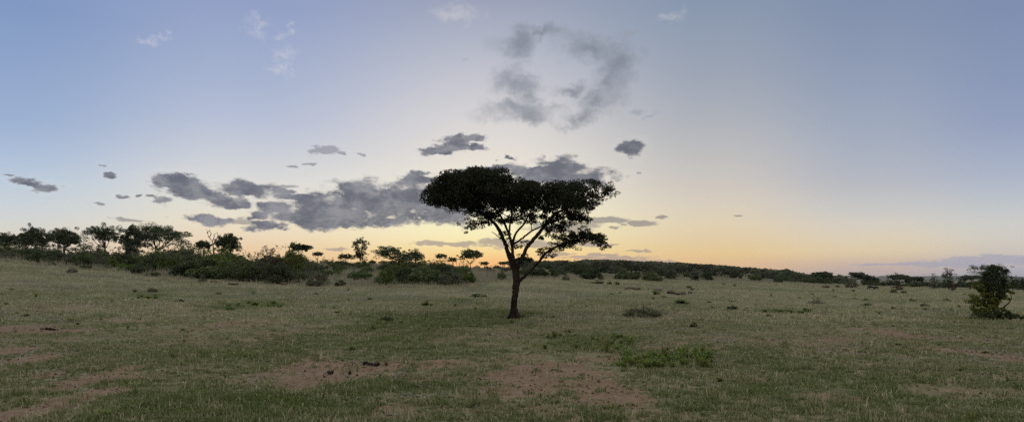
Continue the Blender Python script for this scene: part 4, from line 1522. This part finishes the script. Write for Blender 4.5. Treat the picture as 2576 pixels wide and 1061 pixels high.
heap('dung_pile', 1393, 931, [(-4, 0, 3), (3, 0, 2.2), (8, .3, 2.4), (12, .2, 1.6)], 'dung', 'short row of dung lumps on the pale bare path', 'dung')
heap('dung_pile', 1806, 864, [(0, 0, 3.6), (4, .8, 3.2), (-6, -.5, 2), (-11, -.5, 1.6)], 'dung', 'dark dung lump behind the dense weed patch', 'dung')
heap('dung_pile', 2247, 821, [(0, 0, 2.6), (4, 0, 1.8), (-3, 0, 1.5)], 'dung', 'left one of two dark lumps out on the right plain', 'dung')
heap('dung_pile', 2278, 821, [(0, 0, 2.4), (3, 0, 1.9)], 'dung', 'right one of two dark lumps out on the right plain', 'dung')
heap('clod', 972, 917, [(0, 0, 5.2)], 'clod', 'dark red earth clod at the right end of the dung scatter', 'clod')
for px, row, r in [(862, 908, 3), (846, 910, 2), (856, 915, 2), (873, 909, 1.6), (868, 917, 2.2), (878, 918, 2.4), (887, 916, 2), (893, 913, 2.2), (860, 931, 2.0), (790, 940, 2), (800, 898, 2), (905, 893, 2), (900, 935, 1.6), (772, 952, 1.8), (843, 951, 2), (818, 957, 1.8), (868, 907, 1.5),
                   (936, 944, 1.6), (941, 943, 1.4), (1020, 903, 2), (1340, 944, 1.8), (1420, 966, 2.2), (1490, 948, 1.8), (1532, 1002, 2), (1370, 985, 2), (1455, 980, 1.7), (1575, 965, 2)]:
    heap('dung_lump', px, row, [(0, 0, r * .75)], 'dung', 'small dark crumb of dung or soil lying on the bare ground', 'dung', 'crumbs on the bare ground')
for px, row, w_, h_, label in [(1689, 738, 9, 7, 'rounded reddish earth mound on the plain, largest of a short row'), (1706, 741, 7, 5, 'reddish earth mound in the middle of a short row'), (1720, 740, 7, 6, 'earth mound at the third place of a short row'), (1735, 738, 5, 6, 'small dark mound ending the short row'),
                               (1592, 727, 18, 4, 'wide flat grey mound on the plain before the ridge'), (1656, 730, 12, 4, 'flat grey mound between the wide flat one and the reddish row'), (857, 712, 2, 2, None),
                               (2108, 722, 6, 5, 'small dark animal-like hump on the far plain left of the two animals'), (2077, 724, 10, 7, 'pale pointed mound on the far plain, left of the small dark hump'), (713, 716, 10, 5, 'flat dark mound in the grass before the big thicket'), (587, 716, 12, 5, 'brown mound in front of the near end of the big thicket'), (537, 709, 7, 4, 'small dark mound left of the brown one')]:  # the small dark hump is a plain lump standing in for an animal
    if label is None: continue
    x, y = at(px, row)
    s = y / F
    vs, fs = lump((0, 0, h_ * s * .35), (w_ * s, w_ * s * .8, h_ * s * .7), 3, .5)
    tag(obj('earth_mound', npmesh('earth_mound', vs, [fs], M['mound'], smooth=True), None, (x, y, hz(x, y))), label, 'mound')
for px, row, w_, label in [(990, 1040, 22, 'flat grey stone half buried in the near bare soil'), (1075, 1052, 16, 'second flat stone lying right of the first one'), (2030, 845, 10, 'pale flat stone in the right turf'), (2552, 826, 14, 'pale flat stone at the right of the shrub tree')]:
    x, y = at(px, row)
    s = y / F
    vs, fs = lump((0, 0, 0), (w_ * s, w_ * s * .9, w_ * s * .18), 3, .5)
    tag(obj('stone', npmesh('stone', vs, [fs], M['stone'], smooth=True), None, (x, y, hz(x, y))), label, 'stone')


def stick(pts, r, label):
    x0, y0 = at(*pts[0])
    z0 = hz(x0, y0)
    P = []
    for k, (px, row, up) in enumerate([(p[0], p[1], .02 + .05 * (i % 2)) for i, p in enumerate(pts)]):
        x, y = at(px, row)
        P.append((x - x0, y - y0, hz(x, y) - z0 + up))
    root = empty('fallen_branch', (x0, y0, z0))
    tag(root, label, 'branch')
    t = Tubes(6)
    p, rr = smooth_path(P, list(np.linspace(r, r * .35, len(P))), 4, .006)
    t.add(p, rr, rough=.2)
    obj('main_shoot', t.mesh('main_shoot', M['dead']), root)
    for k in (3, 6, 9):
        if k < len(p) - 1:
            t = Tubes(5)
            q = p[k]
            a = random.uniform(-1, 1)
            t.add([q, q + Vector((.12 * a, .12, .05)), q + Vector((.25 * a, .2, .1))], [r * .5, r * .35, r * .15])
            obj('side_shoot', t.mesh('side_shoot', M['dead']), root)


stick([(1000, 950), (1018, 940), (1030, 932), (1046, 925)], .012, 'pale dry branched twig lying right of the dung scatter')
stick([(1010, 962), (1012, 955), (1020, 948)], .010, 'bleached short twig below the pale branched one')
stick([(1046, 972), (1054, 978), (1064, 981)], .014, 'white weathered twig in the near turf left of the pale path')
stick([(1235, 1005), (1212, 1018), (1190, 1026)], .012, 'thin dry twig beside the pale path')
stick([(132, 1060), (140, 1050), (150, 1042), (160, 1036)], .014, 'pale bent straw twig on the bare soil in the lower left corner')
stick([(160, 845), (166, 838), (172, 835)], .012, 'forked straw coloured twig beside the left dung heap')


# ------------------------------------------------------------------ the two grazing animals
def grazer(px, row, d, face, label, size=1.0):
    x, y = by_depth(px, d)
    z = hz(x, y)
    root = empty('antelope', (x, y, z), face, size)
    tag(root, label, 'antelope', 'animals grazing on the far plain')
    V = [(-.75, 0, 1.15), (-.35, 0, 1.08), (.1, 0, 1.10), (.5, 0, 1.25), (.78, 0, 1.18), (1.05, 0, .82), (1.22, 0, .42), (1.30, 0, .16)]
    R = [(.24, .27), (.27, .31), (.30, .36), (.30, .38), (.20, .27), (.13, .19), (.10, .14), (.07, .08)]
    E = [(i, i + 1) for i in range(7)]

    def chain(start, pts):
        last = start
        for p, r in pts:
            V.append(p)
            R.append((r, r))
            E.append((last, len(V) - 1))
            last = len(V) - 1
    for sgn in (-1, 1):
        chain(0, [((-.80, .17 * sgn, .88), .15), ((-.70, .18 * sgn, .66), .085), ((-.88, .18 * sgn, .44), .055), ((-.84, .18 * sgn, .10), .042), ((-.80, .18 * sgn, .02), .055)])
        chain(3, [((.50, .17 * sgn, .86), .13), ((.52, .17 * sgn, .55), .065), ((.53, .17 * sgn, .30), .048), ((.52, .17 * sgn, .09), .04), ((.55, .17 * sgn, .02), .055)])
    chain(0, [((-1.0, 0, 1.08), .04), ((-1.08, 0, .75), .03), ((-1.08, 0, .40), .045)])
    me = bpy.data.meshes.new('body')
    me.from_pydata(V, E, [])
    o = obj('body', me, root)
    me.materials.append(M['hide'])
    sk = o.modifiers.new('skin', 'SKIN')
    sk.use_smooth_shade = True
    sv = me.skin_vertices[0].data
    for k, r in enumerate(R):
        sv[k].radius = r
    sv[2].use_root = True
    o.modifiers.new('sub', 'SUBSURF').levels = 2
    o.modifiers['sub'].render_levels = 2
    for sgn in (-1, 1):
        t = Tubes(6)
        p, r = smooth_path([(1.08, .07 * sgn, .78), (1.06, .28 * sgn, .74), (1.02, .38 * sgn, .86), (.98, .30 * sgn, 1.0)], [.045, .035, .025, .008], 4)
        t.add(p, r)
        obj('horn', t.mesh('horn', M['hide']), root)
    for sgn in (-1, 1):
        vs, fs = lump((1.03, .18 * sgn, .84), (.05, .12, .06), 1, .1)
        obj('ear', npmesh('ear', vs, [fs], M['hide'], smooth=True), root)


grazer(2191, 726, 136, math.radians(172), 'dark grazing antelope with its head down, nearer the big umbrella tree', .58)
grazer(2204.5, 726, 138, math.radians(200), 'dark grazing antelope walking behind the other one, nearer the gap with the hills', .53)


# ------------------------------------------------------------------ blue hills on the horizon
def hills():
    n, k = 220, 26
    px = np.linspace(1200, 3300, n)
    row = np.interp(px, [1200, 1900, 2060, 2090, 2130, 2160, 2205, 2216, 2228, 2240, 2270, 2330, 2400, 2470, 2576, 2800, 3000, 3300], [694, 694, 693.5, 692.5, 692.8, 696, 695.5, 693.2, 693.4, 695, 695, 694, 693, 694.5, 695.5, 694, 695, 694])
    dd = np.linspace(5200, 8200, k)
    V = []
    for i in range(n):
        top = (HZ - row[i]) / F * 6200 + EYE
        for j in range(k):
            f = (dd[j] - 5200) / 3000
            z = -12 + (top + 12) * math.sin(math.pi * min(1, f * 1.5)) ** .8 if f < .667 else -12
            V.append(((px[i] - CX) / F * dd[j], dd[j], z + float(fbm(i * .35, j * .3, 3, 3) - .5) * 5))
    i = np.arange(n - 1)[:, None]
    j = np.arange(k - 1)[None, :]
    q = np.stack([i * k + j, (i + 1) * k + j, (i + 1) * k + j + 1, i * k + j + 1], -1).reshape(-1, 4)
    tag(obj('hills', npmesh('hills', np.array(V), [q], M['hill'], smooth=True)), 'long low blue hills on the horizon', 'hills', kind='structure')


hills()


def haze():
    X, z0, z1 = 9600.0, -24.0, 44.0
    v = [(x, y, z) for x in (-X, X) for y in (-X, X) for z in (z0, z1)]
    f = np.array([(0, 1, 3, 2), (4, 6, 7, 5), (0, 4, 5, 1), (2, 3, 7, 6), (0, 2, 6, 4), (1, 5, 7, 3)])
    m, t = new_mat('evening_air')
    p = t.n('ShaderNodeVolumePrincipled')
    p.inputs['Color'].default_value = (.80, .86, .95, 1)
    p.inputs['Density'].default_value = HAZE
    out = t.n('ShaderNodeOutputMaterial')
    t.put(out.inputs['Volume'], p.outputs[0])
    tag(obj('haze', npmesh('haze', np.array(v), [f], m)), 'thin blue evening haze over the far plain and hills', 'haze', kind='stuff')


HAZE = 5e-5
haze()


# ------------------------------------------------------------------ sky
def build_world():
    wd = bpy.data.worlds.new('World')
    SC.world = wd
    wd.use_nodes = True
    t = NT(wd.node_tree)
    tc = t.n('ShaderNodeTexCoord')
    D = t.v('NORMALIZE', tc.outputs['Generated'])
    sx = t.n('ShaderNodeSeparateXYZ')
    t.put(sx.inputs[0], D)
    X, Y, Z = sx.outputs
    az = t.m('ARCTAN2', X, Y)
    el = t.m('ARCSINE', Z)

    def ae(px, row):
        a = math.atan((px - CX) / F)
        return a, math.atan((HZ - row) / F * math.cos(a))

    # twilight colours: elevation ramps at several bearings, blended round the sky
    rows = [700, 680, 660, 635, 600, 560, 520, 450, 380, 300, 200, 100, 0]
    table = {
        0:    [(226, 206, 182), (226, 206, 182), (227, 207, 184), (226, 209, 188), (222, 212, 196), (215, 216, 209), (206, 213, 218), (190, 205, 221), (174, 192, 218), (158, 179, 211), (148, 170, 206), (139, 162, 201), (130, 154, 196)],
        600:  [(232, 190, 148), (233, 192, 150), (235, 196, 152), (237, 204, 162), (238, 216, 185), (236, 224, 200), (230, 224, 210), (219, 219, 218), (202, 207, 217), (184, 193, 215), (168, 181, 209), (157, 171, 204), (146, 161, 199)],
        1240: [(251, 186, 128), (251, 196, 132), (251, 209, 140), (251, 223, 154), (252, 238, 184), (253, 246, 202), (250, 243, 212), (240, 232, 216), (229, 223, 215), (217, 214, 214), (198, 199, 208), (177, 183, 199), (157, 164, 186)],
        1800: [(220, 178, 146), (224, 184, 146), (228, 192, 146), (231, 202, 150), (228, 206, 168), (226, 210, 181), (219, 208, 190), (204, 198, 192), (190, 190, 191), (175, 179, 187), (160, 168, 183), (148, 160, 179), (137, 152, 175)],
        2200: [(188, 172, 168), (194, 175, 168), (206, 184, 166), (224, 204, 170), (222, 209, 184), (214, 207, 196), (201, 200, 199), (182, 186, 195), (170, 178, 193), (159, 170, 190), (147, 160, 184), (138, 152, 179), (130, 145, 174)],
        2576: [(176, 172, 184), (180, 175, 184), (190, 182, 184), (205, 196, 187), (210, 205, 196), (206, 206, 202), (195, 200, 204), (176, 185, 202), (163, 174, 198), (148, 161, 191), (140, 154, 186), (134, 149, 181), (127, 143, 176)],
    }
    SPAN = math.radians(90)
    OVERHEAD_FILL = ((.86, .86, .82), (1.14, 1.12, .98))   # unseen upper sky, made brighter and warmer than dusk to lift the ground
    fe = t.m('DIVIDE', t.m('MAXIMUM', el, 0.0), SPAN)
    bands = []
    for px in sorted(table):
        a = ae(px, 0)[0]
        stops = [(ae(px, r)[1] / SPAN, lin(c)) for r, c in zip(rows, table[px])]
        topc = np.array(lin(table[px][-1]))
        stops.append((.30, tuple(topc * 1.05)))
        stops.append((.50, OVERHEAD_FILL[0]))
        stops.append((1.0, OVERHEAD_FILL[1]))
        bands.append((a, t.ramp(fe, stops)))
    back = t.ramp(fe, [(0, lin((176, 160, 165))), (.06, lin((205, 178, 172))), (.16, lin((224, 204, 192))), (.5, OVERHEAD_FILL[0]), (1, OVERHEAD_FILL[1])])  # unseen sky behind the camera, brightened as fill light for the ground
    col = bands[0][1]
    for (a0, _), (a1, c1) in zip(bands[:-1], bands[1:]):
        col = t.mix(t.smooth(az, a0, a1), col, c1)
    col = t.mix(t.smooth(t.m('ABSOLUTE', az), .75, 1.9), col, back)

    # ember glow where the sun has gone down
    ga, ge = ae(1225, 664)
    gx = t.m('DIVIDE', t.m('SUBTRACT', az, ga), .10)
    gy = t.m('DIVIDE', t.m('SUBTRACT', el, ge), .016)
    g = t.m('EXPONENT', t.m('MULTIPLY', t.m('ADD', t.m('MULTIPLY', gx, gx), t.m('MULTIPLY', gy, gy)), -1.0))
    col = t.mix(t.m('MULTIPLY', g, .26), col, (*lin((255, 148, 92)), 1))

    # clouds by bearing and elevation
    cmb = t.n('ShaderNodeCombineXYZ')
    t.put(cmb.inputs[0], az)
    t.put(cmb.inputs[1], el)
    pos = cmb.outputs[0]

    def scaled(v):
        return t.v('MULTIPLY', pos, v)

    def clouds(lst, warp, wscale, nscale, amp, lo, hi, k, detail=8, rough=.62, stretch=1.9):
        wn = t.noise(scaled((1 / stretch, 1, 1)), wscale, 3, .5, color=True)
        wv = t.v('MULTIPLY', t.v('SUBTRACT', wn, (.5, .5, .5)), (warp * stretch, warp, 0))
        wn2 = t.noise(scaled((1 / stretch, 1, 1)), wscale * 4.5, 4, .6, color=True)
        wv2 = t.v('MULTIPLY', t.v('SUBTRACT', wn2, (.5, .5, .5)), (warp * .75 * stretch, warp * .75, 0))
        p = t.v('ADD', t.v('ADD', pos, wv), wv2)
        f = None
        for px, row, rx, ry in lst:
            a, e = ae(px, row)
            ca = math.cos(a)
            k_ = .78 if rx < 23 else 1.0
            sa_, sv = k_ * rx / F * ca * ca, k_ * ry / F * ca
            q = t.v('MULTIPLY', t.v('SUBTRACT', p, (a, e, 0)), (1 / sa_, 1 / sv, 0))
            ln = t.v('LENGTH', q)
            if f is None:
                f = ln
            else:
                nd = t.n('ShaderNodeMath', operation='SMOOTH_MIN')
                t.put(nd.inputs[0], f)
                t.put(nd.inputs[1], ln)
                nd.inputs[2].default_value = k
                f = nd.outputs[0]
        fn = t.noise(scaled((1 / stretch, 1, 1)), nscale, detail, rough)
        dens = t.m('ADD', t.m('SUBTRACT', 1.0, f), t.m('MULTIPLY', t.m('SUBTRACT', fn, .5), amp))
        return t.smooth(dens, lo, hi), dens, fn

    LOW = [(1050, 498, 165, 46), (955, 512, 140, 42), (835, 533, 135, 34), (760, 548, 75, 24), (690, 521, 55, 15), (652, 541, 46, 12), (676, 567, 52, 12), (890, 490, 60, 26), (1110, 530, 110, 34), (800, 515, 60, 16), (840, 560, 60, 16), (970, 555, 60, 14), (1055, 449, 48, 11), (1065, 430, 24, 6),
           (452, 456, 62, 22), (500, 480, 70, 20), (560, 498, 52, 18), (628, 474, 82, 20), (590, 510, 40, 12), (735, 492, 60, 8), (700, 478, 40, 6), (780, 498, 30, 6),
           (1408, 424, 62, 30), (1462, 444, 84, 20), (1335, 438, 52, 16), (1370, 450, 60, 16), (1250, 434, 50, 14), (1188, 432, 32, 10),
           (1130, 366, 44, 12), (1090, 378, 46, 10), (1152, 350, 28, 12), (1192, 349, 28, 7), (1186, 370, 34, 7), (1588, 369, 32, 18), (1262, 398, 15, 9), (1275, 402, 18, 6),
           (72, 456, 38, 11), (104, 468, 38, 8), (276, 440, 22, 8), (298, 497, 18, 6), (404, 506, 28, 10), (346, 495, 16, 5), (384, 494, 18, 5), (14, 436, 12, 3), (520, 553, 70, 9), (505, 543, 26, 8), (560, 548, 34, 6)]
    LOW2 = [(1530, 553, 42, 8), (1602, 560, 50, 8), (1420, 571, 90, 12), (1546, 573, 14, 5), (1088, 612, 50, 6), (1155, 613, 50, 7), (1250, 612, 62, 11), (1340, 612, 60, 9), (1545, 612, 18, 4), (1495, 612, 40, 6), (1520, 640, 40, 5), (1550, 650, 80, 6), (1600, 659, 90, 4), (1606, 632, 24, 4), (1462, 648, 50, 4), (1400, 640, 40, 5),
            (850, 625, 30, 4), (2520, 652, 170, 12), (2400, 662, 160, 9), (2250, 661, 80, 4), (820, 378, 38, 10), (868, 388, 12, 5), (915, 390, 10, 5), (790, 415, 16, 4), (742, 418, 14, 4), (1660, 543, 22, 5), (1855, 540, 12, 3), (230, 508, 16, 3), (240, 513, 20, 3), (700, 470, 40, 5), (610, 556, 40, 5), (258, 418, 10, 3), (1615, 432, 10, 3), (320, 553, 40, 4)]
    HIGH = [(1292, 108, 46, 28), (1306, 92, 34, 22), (1372, 92, 44, 14), (1430, 92, 56, 18), (1440, 130, 46, 24), (1492, 118, 46, 20), (1560, 150, 36, 38), (1545, 190, 36, 38), (1525, 232, 44, 18), (1300, 212, 44, 26), (1322, 250, 32, 24), (1290, 235, 36, 12), (1298, 276, 58, 16), (1325, 296, 34, 16), (1437, 224, 32, 13), (1462, 284, 56, 15), (1490, 262, 40, 22), (1430, 316, 44, 8), (1400, 270, 40, 9), (1592, 273, 12, 7), (1632, 277, 20, 4), (1590, 75, 18, 12), (1180, 157, 12, 6)]
    WHITE = [(366, 106, 26, 8), (398, 98, 26, 8), (424, 86, 14, 12), (736, 88, 20, 13), (707, 93, 20, 13), (742, 66, 16, 8), (656, 56, 30, 10), (645, 75, 24, 18), (714, 136, 30, 16), (698, 180, 26, 12), (716, 166, 20, 10), (1690, 35, 30, 14), (1150, 30, 60, 20)]

    a1, d1, n1 = clouds(LOW, .020, 24, 56, 2.9, -.62, .30, .35, rough=.62)
    a2, d2, n2 = clouds(LOW2, .012, 40, 90, 2.8, -.30, .25, .15, rough=.7, stretch=3.0)
    a3, d3, n3 = clouds(HIGH, .040, 16, 20, 3.6, -.9, 1.5, .35, rough=.60, stretch=1.15)
    a4, d4, n4 = clouds(WHITE, .034, 30, 40, 2.6, -.5, 1.5, .2, rough=.62, stretch=1.2)

    # white tufts high in the blue, still lit
    col = t.mix(t.m('MULTIPLY', a4, .36), col, (*lin((232, 226, 222)), 1))
    # thin grey veil overhead, thicker in a few knots
    KNOT = [(1302, 284, 60, 18), (1325, 298, 34, 14), (1300, 212, 36, 24), (1330, 240, 20, 26), (1556, 168, 30, 42), (1535, 205, 22, 26), (1490, 122, 44, 18), (1300, 108, 30, 24), (1372, 92, 30, 10), (1472, 286, 28, 14), (1437, 224, 24, 9), (1500, 250, 24, 10)]
    a5, d5, n5 = clouds(KNOT, .046, 16, 24, 3.4, -1.3, 1.4, .4, rough=.62, stretch=1.15)
    col = t.mix(t.m('MULTIPLY', a3, .58), col, (*lin((150, 156, 166)), 1))
    col = t.mix(t.m('MULTIPLY', a5, .58), col, (*lin((112, 120, 134)), 1))
    # low bands, seen through more air near the horizon
    c2 = t.ramp(t.m('DIVIDE', t.m('MAXIMUM', el, 0.0), .2), [(0, lin((178, 158, 158))), (.25, lin((160, 148, 146))), (.5, lin((122, 122, 128))), (1, lin((150, 152, 162)))])
    pinkish = t.mix(t.smooth(az, .28, .5), c2, (*lin((166, 166, 182)), 1))
    col = t.mix(t.m('MULTIPLY', a2, .74), col, pinkish)
    # the grey-violet banks: thin lit rims, dense middles
    lump = t.noise(scaled((.55, 1, 1)), 46, 7, .66, .3)
    core = t.mix(t.smooth(lump, .36, .66), (*lin((92, 97, 113)), 1), (*lin((142, 143, 151)), 1))
    core = t.mix(t.smooth(az, .02, .12), core, t.mix(.5, core, (*lin((100, 105, 116)), 1)))
    warm = t.mix(t.smooth(el, .02, .14), (*lin((255, 236, 190)), 1), (*lin((236, 232, 224)), 1))
    rim = t.mix(.35, col, warm)
    haze_edge = t.smooth(d1, -1.15, -.35)
    col = t.mix(t.m('MULTIPLY', haze_edge, .22), col, rim)
    bank = t.mix(t.smooth(d1, -.42, .34), t.mix(.5, rim, (*lin((150, 148, 152)), 1)), core)
    crack = t.smooth(t.m('ADD', d1, t.m('MULTIPLY', t.m('SUBTRACT', lump, .5), 2.2)), -.55, .05)
    col = t.mix(t.m('MULTIPLY', t.m('MULTIPLY', a1, crack), .95), col, bank)

    nish = t.n('ShaderNodeTexSky', sky_type='NISHITA')
    nish.sun_disc = False
    nish.sun_elevation = math.radians(1.0)
    nish.sun_rotation = math.atan((1222 - CX) / F)
    nish.altitude = 1200
    bg1 = t.n('ShaderNodeBackground')
    t.put(bg1.inputs[0], col)
    bg1.inputs[1].default_value = 1.0
    out = t.n('ShaderNodeOutputWorld')
    bg2 = t.n('ShaderNodeBackground')
    t.put(bg2.inputs[0], nish.outputs[0])
    bg2.inputs[1].default_value = .05
    mx = t.n('ShaderNodeMixShader')
    mx.inputs[0].default_value = .02
    t.put(mx.inputs[1], bg1.outputs[0])
    t.put(mx.inputs[2], bg2.outputs[0])
    t.put(out.inputs[0], mx.outputs[0])
    wd.cycles.sampling_method = 'MANUAL'
    wd.cycles.sample_map_resolution = 512


build_world()

sun = bpy.data.lights.new('low_sun', 'SUN')
sun.energy = .12
sun.angle = math.radians(10)
sun.color = (1, .62, .36)
so = bpy.data.objects.new('low_sun', sun)
COL.objects.link(so)
sa = math.atan((1222 - CX) / F)
se = math.radians(3)
dirv = Vector((math.sin(sa) * math.cos(se), math.cos(sa) * math.cos(se), math.sin(se)))
so.rotation_euler = dirv.to_track_quat('Z', 'Y').to_euler()
so.location = (0, 200, 60)

# ------------------------------------------------------------------ camera and render settings
cam = bpy.data.cameras.new('camera')
cam.sensor_width = 36
cam.sensor_fit = 'HORIZONTAL'
cam.lens = 36 * F / 2576
cam.shift_y = (HZ - 530.5) / 2576
cam.clip_start = .1
cam.clip_end = 20000
co = bpy.data.objects.new('camera', cam)
COL.objects.link(co)
co.location = (0, 0, EYE)
co.rotation_euler = (math.radians(90), 0, 0)
SC.camera = co

SC.render.engine = 'CYCLES'
SC.view_settings.view_transform = 'Standard'
SC.view_settings.look = 'None'
SC.view_settings.exposure = 0
SC.view_settings.gamma = 1
SC.cycles.max_bounces = 5
SC.cycles.diffuse_bounces = 3
SC.cycles.transmission_bounces = 3
SC.cycles.use_denoising = False
SC.cycles.denoiser = 'OPENIMAGEDENOISE'
SC.cycles.denoising_input_passes = 'RGB_ALBEDO_NORMAL'
SC.cycles.denoising_prefilter = 'ACCURATE'
